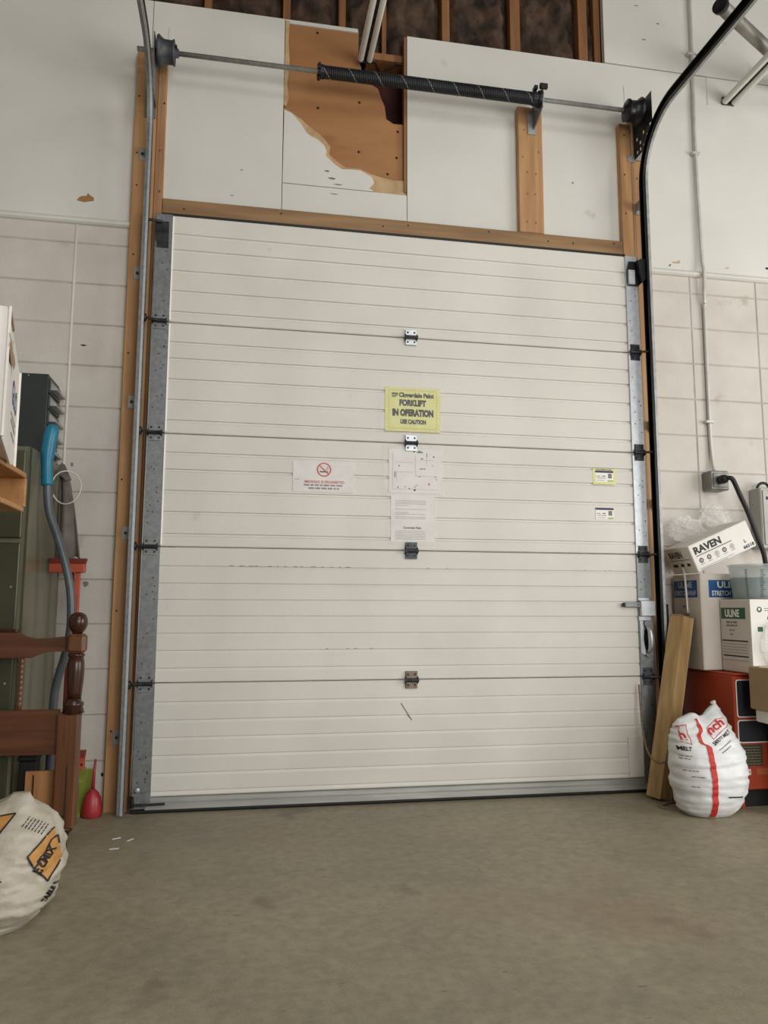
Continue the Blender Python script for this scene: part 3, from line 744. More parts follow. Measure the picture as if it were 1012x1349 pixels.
# site plan
t = thing('site_plan', 'white landscape site plan in a plastic sleeve below the yellow sign', 'notice', (1.26, 0, 1.55))
B().box(1.125, 1.405, -0.0022, -0.0012, 1.553, 1.784).obj('plan_paper', 'paper_w', t)
wrinkly('plastic_sleeve', t, 1.094, 1.414, 1.545, 1.801, -0.0045, 0.004, 5.1)
ln = []
for (u, v, w, h) in ((.02, .02, .001, .19), (.02, .02, .24, .001), (.14, .09, .001, .11), (.14, .09, .12, .001), (.03, .16, .10, .001), (.03, .11, .10, .001), (.20, .15, .001, .06), (.16, .175, .08, .001), (.04, .06, .001, .05)): ln.append((1.125 + u, 1.553 + v, w, h))
rects('plan_lines', mp, ln, 'grey_print', t)
dots = [(.045, .025, .005, .008), (.085, .03, .004, .006), (.105, .02, .006, .007), (.13, .012, .012, .01), (.135, .03, .005, .006), (.145, .04, .004, .005), (.16, .085, .005, .006), (.245, .085, .005, .007), (.25, .072, .005, .005), (.23, .145, .004, .005), (.13, .215, .008, .01), (.15, .213, .03, .006), (.155, .220, .014, .004), (.17, .180, .012, .005), (.20, .19, .003, .022), (.235, .19, .007, .008), (.165, .125, .004, .008), (.172, .125, .004, .008), (.18, .125, .004, .008), (.188, .125, .004, .008), (.05, .14, .008, .005), (.03, .08, .004, .03)]
rects('plan_symbols', mp, [(1.125 + u, 1.553 + v, w, h) for u, v, w, h in dots], 'print', t)
rects('red_symbol', mp, [(1.333, 1.596, .008, .012)], 'red_print', t)
# letter
t = thing('notice_letter', 'white letter sheet in a plastic sleeve hanging below the site plan', 'notice', (1.25, 0, 1.29))
B().box(1.136, 1.366, -0.0022, -0.0012, 1.300, 1.543).obj('letter_paper', 'paper_w', t)
wrinkly('plastic_sleeve', t, 1.118, 1.378, 1.288, 1.546, -0.0045, 0.004, 8.4)
rs = []
for v in (.212, .204, .196, .187, .168, .150, .142, .128, .120, .055, .047, .038, .030, .022, .014):
    rs += words(1.158, 1.300 + v, .16 if v not in (.187, .150) else .07, .0022, rnd)
rects('small_print', mp, rs, 'grey_print', t)
text('lettering', 'Cloverdale Paint', on_xz(1.200, 1.368, -0.0026), 0.095, 0.012, 'print', t, 0.03)
# no smoking
t = thing('no_smoking_sign', 'small no smoking sign in shiny plastic left of the notices', 'sign', (0.79, 0, 1.55))
B().box(0.634, 0.944, -0.0022, -0.0012, 1.545, 1.698).obj('sign_paper', 'paper_w', t)
wrinkly('plastic_sleeve', t, 0.630, 0.950, 1.540, 1.702, -0.0045, 0.005, 11.4)
ring('prohibition_ring', mp, 0.790, 1.660, 0.030, 0.037, 'red_print', t)
mq = on_xz(0.790, 1.660, -0.0028, -0.75)
rects('prohibition_bar', mq, [(-.032, -.003, .064, .006)], 'red_print', t)
rects('cigarette', mp, [(0.768, 1.646, .034, .007), (0.804, 1.646, .006, .007)], 'print', t)
B().tube(smooth_path([(0.808, -.0028, 1.656), (0.801, -.0028, 1.664), (0.812, -.0028, 1.668), (0.804, -.0028, 1.676)], 5), .0012, 5).obj('smoke_wisp', 'grey_print', t)
text('lettering', 'SMOKING IS PROHIBITED', on_xz(0.690, 1.590, -0.0026), 0.205, 0.014, 'red_print', t, 0.03)
rects('small_print', mp, words(0.688, 1.576, .20, .008, rnd, .1) + words(0.712, 1.560, .155, .008, rnd, .1) + words(0.645, 1.606, .02, .004, rnd), 'grey_print', t)
# stickers
def sticker(x, z, border, label):
    t = thing('service_sticker', label, 'sticker', (x, 0, z), 'service stickers by the right edge of the door')
    w, h = 0.105, 0.064
    if border:
        B().box(x - .014, x + w + .014, -0.0014, -0.0004, z - .012, z + h + .010).obj('yellow_border', 'yellow_paper', t)
        rects('border_print', on_xz(x, z, -0.0016), words(.005, h + .0025, .09, .005, rnd, .05), 'print', t)
    B().box(x, x + w, -0.0022, -0.0012, z, z + h).obj('sticker_face', 'white_print', t)
    f = on_xz(x, z, -0.0024)
    rects('violet_band', f, [(0, h - .012, w, .012)], 'purple_print', t)
    rects('small_print', f, words(.006, .030, .022, .005, rnd) + words(.040, .030, .018, .006, rnd) + words(.010, .020, .05, .004, rnd) + words(.010, .008, .045, .003, rnd), 'grey_print', t)
    rects('grey_square', f, [(.074, .022, .022, .026)], 'grey_print', t)
    rects('green_band', f, [(.070, .004, .033, .007)], 'lime_print', t)
sticker(2.264, 1.645, True, 'yellow bordered service sticker, the upper one by the door edge')
sticker(2.259, 1.441, False, 'plain white service sticker below the yellow bordered one')

# ------------------------------------------------------------------ conduit, outlet, charger
t = thing('electrical_conduit', 'thin white painted conduit running down to the outlet box', 'conduit', (3.02, 0.07, 1.73))
B().tube(smooth_path([(3.028, 0.072, 5.55), (3.024, 0.072, 4.6), (3.012, 0.072, 3.7), (3.014, 0.066, 3.05), (3.016, 0.056, 2.93), (3.016, 0.066, 2.76), (3.020, 0.076, 2.66), (3.016, 0.076, 2.0), (3.02, 0.07, 1.80), (3.022, 0.055, 1.735)], 6), 0.0105, 10).obj('conduit_pipe', 'conduit', t, True)
for z in (4.33, 3.68, 2.03): B().box(2.985, 3.035, 0.058, 0.089, z - .008, z + .008, bev=.003).obj('pipe_strap', 'conduit', t)
t = thing('outlet_box', 'grey metal outlet box on the block wall with black plug', 'outlet', (3.0, 0.08, 1.62))
ob = B().box(2.958, 3.072, 0.005, 0.089, 1.625, 1.735, bev=.006).obj('box_body', 'grey_box', t)
B().box(2.972, 3.06, 0.0, 0.006, 1.64, 1.72, bev=.003).obj('cover_plate', 'grey_box', t)
t = thing('power_cable', 'thick black power cable plugged into the grey outlet box', 'cable', (3.0, -0.05, 1.2))
B().lathe([(.0001, 0), (.022, 0), (.026, -.02), (.024, -.045), (.014, -.06), (.0001, -.06)], (3.012, 0.0, 1.68), 'y', 16).obj('plug', 'black', t, True)
B().tube(smooth_path([(3.012, -0.045, 1.680), (3.025, -0.065, 1.682), (3.045, -0.07, 1.668), (3.09, -0.06, 1.585), (3.125, -0.06, 1.51), (3.155, -0.06, 1.43), (3.185, -0.06, 1.345), (3.215, -0.06, 1.26), (3.235, -0.04, 1.15), (3.24, 0.02, 1.0), (3.24, 0.05, 0.7)], 7), 0.013, 10).obj('cord', 'black', t, True)
t = thing('battery_charger', 'grey metal battery charger cabinet on the wall at the right edge', 'charger', (3.3, 0, 1.3))
B().box(3.25, 3.60, -0.01, 0.088, 1.30, 1.645, bev=.006).obj('charger_body', 'charger', t)
B().box(3.262, 3.59, -0.016, -0.01, 1.32, 1.63, bev=.003).obj('front_cover', 'charger', t)
rects('vent_slots', on_xz(3.265, 1.32, -0.017), [(.03, .20, .05, .03), (.02, .12, .06, .012), (.02, .09, .06, .012), (.015, .255, .02, .018)], 'black', t)
B().tube(arc((3.31, 1.64), .04, 0, math.pi, 8, lambda a, b_: (a, 0.04, b_)), .008, 8).obj('carry_handle', 'black', t, True)
rects('screws', plane_map((3.2495, 0.03, 1.3), (0, -1, 0), (0, 0, 1)), [(-.03, .05, .006, .006), (-.03, .25, .006, .006)], 'dark_steel', t)

# ------------------------------------------------------------------ ceiling strip lights, vent pipe
def strip_light(x, z, w, y1, y0, label):
    t = thing('strip_light', label, 'light', (x, y1, z), 'strip lights running out from the wall')
    B().box(x - w * .22, x + w * .22, y0, y1, z + .014, z + .05, bev=.004).obj('housing', 'dark_steel', t)
    for s in (-1, 1):
        B().box(x + s * w * .31 - w * .19, x + s * w * .31 + w * .19, y0, y1 - .01, z - .006, z + .03, bev=.010).obj('tube', 'lamp_white', t)
    B().box(x - w * .4, x + w * .4, y1 - .012, y1, z, z + .05, bev=.003).obj('end_cap', 'dark_steel', t)
    for y in (y0 + .3, y1 - .5): B().box(x - .01, x + .01, y - .006, y + .006, z + .05, 5.6).obj('hanger', 'steel', t)
strip_light(0.998, 3.995, 0.080, 0.085, -1.6, 'white twin strip light jutting out above the broken board')
strip_light(3.255, 4.03, 0.100, 0.085, -1.6, 'white twin strip light jutting out at the upper right')
t = thing('vent_pipe', 'grey round vent pipe with dark flange at the top right corner', 'pipe', (3.3, -0.2, 4.1))
p0 = Vector((2.823, -0.5, 4.145)); dv = Vector((3.293, -0.25, 4.15)) - p0
B().tube([p0, p0 + dv, p0 + dv * 2.36], 0.035, 18).obj('pipe_wall', 'vent', t, True)
un = dv.normalized()
B().tube([p0 - un * .012, p0 + un * .004], 0.043, 18).tube([p0 + un * .004, p0 + un * .02], [0.043, .036], 18).obj('flange', 'dark_steel', t)

# ------------------------------------------------------------------ left: filing cabinet and things around it
t = thing('filing_cabinet', 'tall olive green metal filing cabinet behind the bed end', 'cabinet', (-0.72, -0.18, 0))
B().prism([(-0.97, -0.42), (-0.50, -0.42), (-0.474, 0.07), (-0.97, 0.07)], 0.02, 1.64, 'xy').obj('cabinet_body', 'olive_lit_side', t)
for k in range(4):
    z = 0.06 + k * .395
    d = B().box(-0.955, -0.515, -0.438, -0.42, z, z + .375, bev=.004).obj('drawer', 'olive', t)
    B().box(-0.78, -0.69, -0.455, -0.438, z + .27, z + .29, bev=.003).obj('drawer_pull', 'steel', d)
    B().lathe([(.0001, -.003), (.005, -.003), (.005, .001), (.0001, .001)], (-0.54, -0.438, z + .19), 'y', 8).obj('rivet', 'steel', d)
B().box(-0.50, -0.497, -0.425, -0.405, 0.02, 1.64).obj('corner_strip', 'olive', t)
t = thing('drawer_unit', 'dark slate parts drawer unit on top of the filing cabinet', 'drawer unit', (-0.66, -0.05, 1.64))
B().box(-0.85, -0.513, -0.15, 0.06, 1.641, 2.04, bev=.003).obj('unit_shell', 'slate', t)
for k in range(5):
    z = 1.665 + k * .075
    s = B().box(-0.514, -0.505, -0.145, 0.055, z - .012, z + .056, bev=.002).obj('drawer_front', 'slate', t)
    B().prism([(-0.505, z + .045), (-0.475, z + .012), (-0.478, z + .004), (-0.505, z + .004)], -0.13, 0.04).obj('scoop_pull', 'galv_dull', s)
for p in ((-0.60, 2.03), (-0.635, 2.033)): B().lathe([(.0001, -.002), (.003, -.002), (.003, .001), (.0001, .001)], (p[0], -0.15, p[1]), 'y', 8).obj('rivet', 'galv_bright', t)
# wooden pallet shelf with carton
t = thing('storage_rack', 'dark steel rack carrying the wooden pallet at the left edge', 'rack', (-0.9, -1.75, 0))
for x in (-1.5, -0.80):
    for y in (-2.12, -1.40): B().box(x - .03, x + .03, y - .03, y + .03, 0, 1.25, bev=.003).obj('rack_post', 'slate', t)
for y in (-2.12, -1.40): B().box(-1.55, -0.42, y - .02, y + .02, 1.195, 1.255, bev=.003).obj('rack_beam', 'slate', t)
t = thing('wooden_pallet', 'bare wooden pallet deck at the left edge under the white carton', 'pallet', (-0.8, -1.75, 1.256))
for k in range(4): B().box(-1.5, -0.273, -2.20 + k * .225, -2.20 + k * .225 + .215, 1.362, 1.378, bev=.002).obj('deck_board', 'pallet', t)
for k in range(4): B().box(-1.5, -0.276, -2.20 + k * .225, -2.20 + k * .225 + .215, 1.2565, 1.272, bev=.002).obj('base_board', 'pallet', t)
for x in (-1.48, -0.95, -0.40): B().box(x, x + .04, -2.2, -1.31, 1.272, 1.362, bev=.002).obj('stringer', 'pallet', t)
B().box(-1.5, -0.272, -1.322, -1.305, 1.272, 1.362, bev=.002).obj('end_board', 'pallet', t)
t = thing('carton', 'tall white carton with blue lettering on the wooden pallet', 'box', (-0.5, -1.6, 1.378))
A = Vector((-0.31, -1.32, 0)); Bn = Vector((-0.182, -1.89, 0)); al = (A - Bn).normalized(); side = Vector((-al.y, al.x, 0))
Ln = (A - Bn).length
def carton_fn():
    b = B()
    r = bmesh.ops.create_cube(b.bm, size=1.0)
    for v in r['verts']:
        v.co = Bn + al * (Ln * (v.co.x + .5)) + side * (0.45 * (v.co.y + .5)) + Vector((0, 0, 1.379 + .312 * (v.co.z + .5)))
    bmesh.ops.bevel(b.bm, geom=list(b.bm.edges), offset=.006, segments=2, affect='EDGES')
    return b
carton_fn().obj('carton_body', 'white_card', t)
nrm = -side
cm = plane_map(Bn + nrm * .0015 + Vector((0, 0, 1.379)), al, (0, 0, 1))
text('lettering', 'GLO', lambda u, v: cm(0.30 + u, 0.155 + v), 0.22, 0.07, 'blue_print', t, 0.02)
rects('small_print', cm, words(.30, .12, .2, .008, rnd) + words(.30, .10, .22, .008, rnd) + words(.34, .07, .15, .008, rnd), 'grey_print', t)
rects('green_strap', cm, [(.20, .20, .008, .10)], 'lime_print', t)
B().sheet(lambda i, j: cm(-.01 + .22 * i, .215 + .035 * j + .006 * math.sin(i * 9)) + nrm * (.003 + .004 * math.sin(j * 3.1)), 12, 4).obj('packing_tape', 'brown_card', t)
B().tube([cm(0.0, .313), cm(.06, .314), cm(.16, .312)], .004, 6).obj('torn_flap_edge', 'brown_card', t)

# tube with teal grip
t = thing('teal_handled_tube', 'bent grey tube with a teal plastic grip behind the bed end', 'tool', (-0.39, -0.3, 0))
gp = [(-0.463, -0.3, 1.49), (-0.468, -0.3, 1.56), (-0.470, -0.3, 1.62), (-0.463, -0.3, 1.70), (-0.452, -0.3, 1.765)]
B().tube(smooth_path(gp, 5), [.025, .025, .0245, .024, .0235, .0235, .0235, .024, .025, .026, .028, .029, .030, .030, .030, .031, .031, .030, .028, .024, .015], 14).obj('grip', 'teal', t, True)
B().tube(smooth_path([(-0.463, -0.3, 1.50), (-0.458, -0.3, 1.43), (-0.445, -0.3, 1.36), (-0.413, -0.3, 1.275), (-0.375, -0.3, 1.16), (-0.348, -0.3, 1.05), (-0.337, -0.3, 0.95), (-0.337, -0.3, 0.85), (-0.354, -0.3, 0.74), (-0.378, -0.3, 0.64), (-0.388, -0.3, 0.55), (-0.39, -0.3, 0.3), (-0.39, -0.3, 0.003)], 7), 0.0175, 14).obj('bent_tube', 'hose', t, True)
# draped cloth
def cloth_fn(i, j):
    # j down the fall, i across
    z = 1.585 - .40 * j
    x0 = -0.472 + 0.004 * j; x1 = -0.446 + .084 * j ** .7
    x = x0 + (x1 - x0) * i
    y = -0.02 + .018 * math.sin(i * 8 + j * 2) + .03 * i
    return Vector((x, y, z + .03 * (1 - abs(i - .5) * 2) * (1 - j) - .02 * math.sin(i * 6) * j))
b = B().sheet(cloth_fn, 24, 26); 
o = b.obj('hanging_cloth', 'cloth', None, True); tag(o, 'crumpled grey cloth hanging off the side of the cabinet', 'cloth')
sm = o.modifiers.new('solid', 'SOLIDIFY'); sm.thickness = 0.006
o = B().prism([(-0.476, 1.60), (-0.458, 1.640), (-0.442, 1.632), (-0.41, 1.56), (-0.43, 1.555), (-0.465, 1.585)], -0.06, -0.045).obj('cloth_fold', 'cloth', o)
# ring of white cord
o = B().tube([(-0.425 + .065 * math.cos(a), -0.075 + .01 * math.sin(a * 2), 1.52 + .078 * math.sin(a)) for a in [2 * math.pi * k / 40 for k in range(40)]], 0.0035, 6, closed=True).obj('cord_loop', 'white_cord', None, True)
tag(o, 'thin white cord loop hanging beside the grey cloth', 'cord')
# orange steel stand
t = thing('orange_stand', 'orange steel stand with a flat top bar by the left wall', 'stand', (-0.36, -0.12, 0))
B().box(-0.47, -0.316, -0.13, -0.09, 1.12, 1.162, bev=.003).obj('top_bar', 'orange_paint', t)
B().prism([(-0.13, 1.162), (-0.09, 1.162), (-0.06, 1.188), (-0.10, 1.188)], -0.47, -0.316, 'yz').obj('bar_flange', 'dark_red', t)
B().box(-0.358, -0.336, -0.12, -0.098, 0.04, 1.12, bev=.002).obj('upright', 'orange_paint', t)
B().box(-0.385, -0.366, -0.10, -0.082, 0.04, 1.12, bev=.002).obj('upright', 'dark_red', t)
ft = B().box(-0.40, -0.277, -0.125, -0.095, 0.232, 0.285, bev=.002).obj('foot_bracket', 'orange_paint', t)
B().prism([(-0.125, 0.285), (-0.095, 0.285), (-0.075, 0.312), (-0.105, 0.312)], -0.40, -0.277, 'yz').obj('bracket_flange', 'dark_red', ft)
B().lathe([(.0001, -.001), (.006, -.001), (.006, .001), (.0001, .001)], (-0.287, -0.125, 0.255), 'y', 10).obj('bolt_hole', 'black', ft)
B().box(-0.42, -0.34, -0.19, -0.03, 0.0, 0.04, bev=.003).obj('base_plate', 'orange_paint', t)
# lime tray
t = thing('lime_tray', 'lime green painted open tray on the floor beside the red plunger bottle', 'tray', (-0.38, 0.0, 0))
B().box(-0.48, -0.262, 0.05, 0.062, 0.055, 0.215, bev=.002).obj('back_board', 'lime', t)
B().prism([(-0.02, 0.0), (-0.008, 0.0), (0.06, 0.055), (0.06, 0.07), (0.05, 0.07), (-0.02, 0.014)], -0.325, -0.302, 'yz').obj('end_board', 'lime', t)
B().box(-0.336, -0.326, -0.025, 0.05, 0.0, 0.17, bev=.002).obj('side_board', 'lime', t)
B().prism([(-0.025, 0.165), (-0.025, 0.178), (0.06, 0.225), (0.06, 0.212)], -0.336, -0.30, 'yz').obj('rim', 'lime', t)
# red bottle shaped tool
t = thing('red_funnel_bottle', 'red plastic bottle with long thin neck on the floor by the jamb', 'bottle', (-0.25, -0.02, 0))
B().lathe([(.0001, 0), (.036, 0), (.043, .006), (.045, .03), (.043, .06), (.038, .09), (.028, .112), (.016, .125), (.010, .132)], (-0.252, -0.02, 0), 'z', 24).obj('bottle_bulb', 'red_plastic', t, True)
B().tube([(-0.252, -0.02, .128), (-0.249, -0.02, .2), (-0.246, -0.02, .272)], [.0085, .006, .005], 10).obj('neck', 'red_plastic', t, True)
# black filler block added for the dark area in the gap
t = thing('dark_filler', 'black filler block added for the dark area behind the bed rail', 'filler', (-0.44, -0.28, 0))
B().box(-0.492, -0.425, -0.40, -0.335, 0.0, 0.34, bev=.004).obj('filler_body', 'black', t)
B().box(-0.497, -0.42, -0.405, -0.33, 0.34, 0.362, bev=.004).obj('filler_rim', 'black', t)

# ------------------------------------------------------------------ bed end
t = thing('bed_footboard', 'brown wooden bed end with turned posts standing at the left', 'bed frame', (-0.8, -0.5, 0))
def bed_post(x, y=-0.5):
    p = B().box(x - .041, x + .041, y - .036, y + .036, 0.085, 0.535, bev=.006)
    post = p.obj('post', 'bed_post', t)
    B().lathe([(.034, .53), (.043, .535), (.036, .56), (.040, .565), (.040, .575), (.030, .582), (.030, .592)], (x + .012, y, 0), 'z', 20).obj('collar', 'bed_dark', post, True)
    B().lathe([(.026, .592), (.029, .62), (.032, .66), (.034, .70), (.033, .735), (.028, .76), (.033, .765), (.033, .772), (.025, .776)], (x + .014, y, 0), 'z', 20).obj('vase_turning', 'bed_dark', post, True)
    B().box(x + .014 - .036, x + .014 + .036, y - .036, y + .036, 0.776, 0.855, bev=.012).obj('post_block', 'bed_post', post)
    B().lathe([(.018, .853), (.022, .862), (.030, .872), (.0365, .888), (.038, .903), (.0365, .918), (.030, .932), (.018, .941), (.004, .944)], (x + .014, y, 0), 'z', 20).obj('ball_finial', 'bed_dark', post, True)
    B().lathe([(.012, 0), (.015, .012), (.013, .03), (.022, .065), (.034, .075), (.036, .088)], (x, y, 0), 'z', 18).obj('turned_foot', 'bed_dark', post, True)
    B().box(x + .004, x + .008, y - .0368, y - .035, 0.14, 0.33).lathe([(.0001, -.002), (.006, -.002), (.006, .002), (.0001, .002)], (x + .004, y - .036, .135), 'y', 8).obj('crack', 'black', post)
    B().box(x - .02, x - .002, y - .0375, y - .036, 0.118, 0.122).obj('bolt_slot', 'galv_bright', post)
    return post
bed_post(-0.272); bed_post(-1.33)
B().box(-1.295, -0.308, -0.515, -0.488, 0.372, 0.55, bev=.003).obj('lower_rail', 'bed', t)
top = [(-0.30, .845), (-0.36, .838), (-0.42, .836), (-0.455, .846), (-0.482, .862), (-1.10, .862), (-1.13, .846), (-1.17, .836), (-1.23, .838), (-1.29, .845),
       (-1.29, .783), (-1.24, .783), (-1.20, .774), (-1.16, .758), (-0.43, .758), (-0.39, .774), (-0.355, .783), (-0.30, .783)]
tr_ = B().prism(top, -0.512, -0.490).obj('top_rail', 'bed', t)
B().box(-1.10, -0.485, -0.520, -0.482, .862, .874, bev=.004).obj('rail_cap', 'bed_dark', tr_)
for k in range(6):
    x = -0.463 - k * .133
    pr = [(.008, .548)]
    z = .56
    for q in range(9): pr += [(.0085, z), (.0125, z + .010), (.0085, z + .020)]; z += .0215
    pr += [(.007, .762)]
    B().lathe(pr, (x, -0.501, 0), 'z', 12).obj('spindle', 'bed_post', t, True)
# slotted board
t = thing('slotted_board', 'pale wooden board with a narrow slot leaning under the bed rail', 'board', (-0.38, -0.44, 0))
b = B().cells([-0.437, -0.412, -0.404, -0.315], [0.0, 0.13, 0.295, 0.31], {(1, 1)}, -0.455, -0.437, 'xz')
b.obj('board_panel', 'board', t)

# ------------------------------------------------------------------ sacks
def sack(name, rows, m, parent, ex=2.3, amp=0.006, seed=0.0, top_fn=None, nseg=72, nrow=56, fold=(5, 26), ex_top=3.4, crease=0.0):
    zs_ = [r[0] for r in rows]
    def interp(z):
        for a, b_ in zip(rows, rows[1:]):
            if z <= b_[0]:
                t_ = (z - a[0]) / (b_[0] - a[0]); t_ = max(0, min(1, t_))
                return [a[k] + (b_[k] - a[k]) * t_ for k in range(1, 5)]
        return list(rows[-1][1:])
    def sm(z):
        d = .012; v = [interp(max(zs_[0], min(zs_[-1], z + k * d))) for k in (-1, -.5, 0, .5, 1)]
        return [sum(c) / 5 for c in zip(*v)]
    b = B(); rings = []
    for j in range(nrow + 1):
        z = zs_[0] + (zs_[-1] - zs_[0]) * j / nrow
        xl, xr, yf, yb = sm(z)
        cx, cy, rx, ry = (xl + xr) / 2, (yf + yb) / 2, (xr - xl) / 2, (yb - yf) / 2
        ring_ = []
        for k in range(nseg):
            a = 2 * math.pi * k / nseg
            c, s_ = math.cos(a), math.sin(a)
            e2 = ex + (ex_top - ex) * (j / nrow) ** 3
            u = math.copysign(abs(c) ** (2 / e2), c); v = math.copysign(abs(s_) ** (2 / e2), s_)
            p = Vector((cx + rx * u, cy + ry * v, z))
            w = amp * (1 if 0.02 < z else .2)
            d = w * (noise.noise(Vector((p.x * fold[0] + seed, p.y * fold[0], p.z * fold[1]))) + .9 * noise.noise(Vector((p.x * 9 + seed, p.y * 9, p.z * 9 + 3))) + .4 * noise.noise(Vector((p.x * 30, p.y * 30 + seed, p.z * 60))) + crease * (.35 - abs(noise.noise(Vector((p.x * 8 + seed, p.y * 8, p.z * 12 + 5))))) + crease * .5 * (.35 - abs(noise.noise(Vector((p.x * 19, p.y * 19 + seed, p.z * 26))))))
            p.x += d * u; p.y += d * v
            if top_fn: p.z += top_fn(p.x, z)
            p.z = max(p.z, 0.001)
            ring_.append(b.bm.verts.new(p))
        rings.append(ring_)
    for a, c in zip(rings, rings[1:]):
        for k in range(nseg): b.bm.faces.new((a[k], a[(k + 1) % nseg], c[(k + 1) % nseg], c[k]))
    b.bm.faces.new(list(reversed(rings[0])))
    # close the top as a flat seam
    tp = rings[-1]; n = nseg
    for k in range(n // 2): b.bm.faces.new((tp[k], tp[k + 1], tp[(n - k - 1) % n], tp[(n - k) % n])) if k not in (0, n // 2 - 1) else None
    bmesh.ops.recalc_face_normals(b.bm, faces=b.bm.faces)
    bvh = BVHTree.FromBMesh(b.bm)
    return b.obj(name, m, parent, True), bvh

t = thing('salt_sack', 'white plastic sack of ice melt with a red stripe on the floor', 'sack', (2.58, -0.42, 0))
rows = [(0.0, 2.47, 2.67, -0.50, -0.33), (0.02, 2.44, 2.70, -0.535, -0.30), (0.06, 2.425, 2.735, -0.55, -0.29), (0.13, 2.412, 2.757, -0.56, -0.285), (0.2, 2.405, 2.765, -0.56, -0.285), (0.27, 2.402, 2.762, -0.545, -0.29),
        (0.32, 2.408, 2.748, -0.52, -0.30), (0.37, 2.417, 2.722, -0.495, -0.32), (0.42, 2.430, 2.697, -0.465, -0.35), (0.455, 2.436, 2.678, -0.44, -0.385), (0.475, 2.446, 2.664, -0.425, -0.400)]
def salt_top(x, z):
    k = max(0, (z - .36) / .115)
    return k * (.035 * math.exp(-((x - 2.635) / .035) ** 2) - .022 * math.exp(-((x - 2.565) / .022) ** 2) - .03 * max(0, (2.515 - x) / .07))
body, bvh = sack('sack_body', rows, 'sack', t, ex=2.2, amp=.009, seed=2.0, fold=(4, 42), top_fn=salt_top)
B().tube(smooth_path([(2.642, -0.41, .485), (2.64, -0.412, .505), (2.634, -0.414, .518), (2.628, -0.414, .528)], 4), [.022, .02, .018, .016, .013, .011, .010, .009, .011, .013, .014, .013, .010], 10).obj('tied_corner', 'sack', body, True)
st = [(2.515, .45), (2.519, .40), (2.500, .376), (2.506, .345), (2.530, .327), (2.528, .27), (2.528, .14), (2.532, .012)]
sp = smooth_path([(a, 0, b_) for a, b_ in st], 16)
pm = proj_map(bvh, 0, 0, off=.0035)
b = B(); pv = None
for i, p in enumerate(sp):
    w = .0045 if i < 8 else (.008 if p.z > .33 else .0125)
    cur = [b.bm.verts.new(pm(p.x + q * w, p.z)) for q in (-1, 0, 1)]
    if pv:
        for k in (0, 1): b.bm.faces.new((pv[k], pv[k + 1], cur[k + 1], cur[k]))
    pv = cur
b.obj('red_stripe', 'red_print', body)
def frame_lines(name, pts, w, m, parent, bvh, off=.003, lean=None):
    b = B(); f = proj_map(bvh, 0, 0, off=off, lean=lean)
    for a, c in zip(pts, pts[1:]):
        A_, C_ = Vector(a), Vector(c); d = (C_ - A_).normalized(); nn = Vector((-d.y, d.x)) * w
        prev = None
        for i in range(9):
            q = A_.lerp(C_, i / 8)
            cur = (b.bm.verts.new(f(*(q + nn))), b.bm.verts.new(f(*(q - nn))))
            if prev: b.bm.faces.new((prev[0], prev[1], cur[1], cur[0]))
            prev = cur
    return b.obj(name, m, parent)
text('lettering', 'nch', proj_map(bvh, 2.562, .377, .50), .10, .036, 'red_print', body, .03)
frame_lines('logo_frame', [(2.656, .452), (2.614, .448), (2.553, .404), (2.551, .383), (2.566, .362), (2.672, .422)], .0012, 'red_print', body, bvh)
text('lettering', 'SAFETY MELT', proj_map(bvh, 2.563, .333, .46), .118, .017, 'print', body, .03)
text('lettering', 'h', proj_map(bvh, 2.424, .358, 0), .024, .042, 'red_print', body, .03)
frame_lines('logo_frame', [(2.416, .412), (2.463, .424), (2.457, .385), (2.462, .338), (2.424, .352)], .0012, 'red_print', body, bvh)
text('lettering', 'MELT', proj_map(bvh, 2.413, .310, 0), .042, .019, 'print', body, .03)
frame_lines('print_line', [(2.59, .108), (2.668, .104)], .003, 'navy', body, bvh)
for k, (x, z, w) in enumerate(((2.416, .285, .035), (2.416, .272, .028), (2.578, .312, .09), (2.59, .30, .07), (2.42, .22, .05), (2.44, .195, .05), (2.44, .15, .03))):
    rects('small_print', proj_map(bvh, x, z, .42 if x > 2.5 else 0), words(0, 0, w, .004, rnd), 'grey_print', body)

t = thing('woven_sack', 'slumped woven white sack with orange lettering panel at the lower left', 'sack', (-0.36, -1.2, 0))
rows = [(0.0, -0.60, -0.215, -1.36, -1.03), (0.03, -0.62, -0.172, -1.39, -1.0), (0.06, -0.63, -0.152, -1.41, -0.99), (0.1, -0.63, -0.138, -1.42, -0.985), (0.15, -0.62, -0.127, -1.42, -0.985), (0.2, -0.58, -0.129, -1.40, -0.99),
        (0.25, -0.51, -0.140, -1.37, -1.01), (0.3, -0.43, -0.166, -1.33, -1.05), (0.34, -0.37, -0.200, -1.29, -1.10), (0.37, -0.32, -0.225, -1.25, -1.15), (0.392, -0.285, -0.240, -1.215, -1.185)]
body, bvh = sack('sack_body', rows, 'woven', t, ex=2.2, amp=.012, seed=9.0, fold=(7, 14), ex_top=2.6, crease=1.6, nseg=110, nrow=80)
LN = (-1.33, (-0.2, 0.98, -0.24))
P_ = lambda x, z, a=0.0, off=.0025: proj_map(bvh, x, z, a, off=off, lean=LN)
patch('orange_panel', P_(0, 0), [(-0.202, .228), (-0.144, .155), (-0.106, .222), (-0.134, .313)], 'sack_orange', body, n=20)
frame_lines('panel_outline', [(-0.202, .228), (-0.134, .313)], .0022, 'print', body, bvh, .004, LN)
frame_lines('panel_outline', [(-0.202, .228), (-0.186, .201), (-0.144, .155), (-0.112, .21)], .0022, 'print', body, bvh, .004, LN)
frame_lines('lettering_outline', [(-0.176, .212), (-0.158, .235), (-0.140, .276), (-0.124, .286), (-0.118, .262)], .0022, 'print', body, bvh, .0045, LN)
text('lettering', 'EZMIX', P_(-0.166, .176, 1.05, .0045), .085, .024, 'print', body, .05)
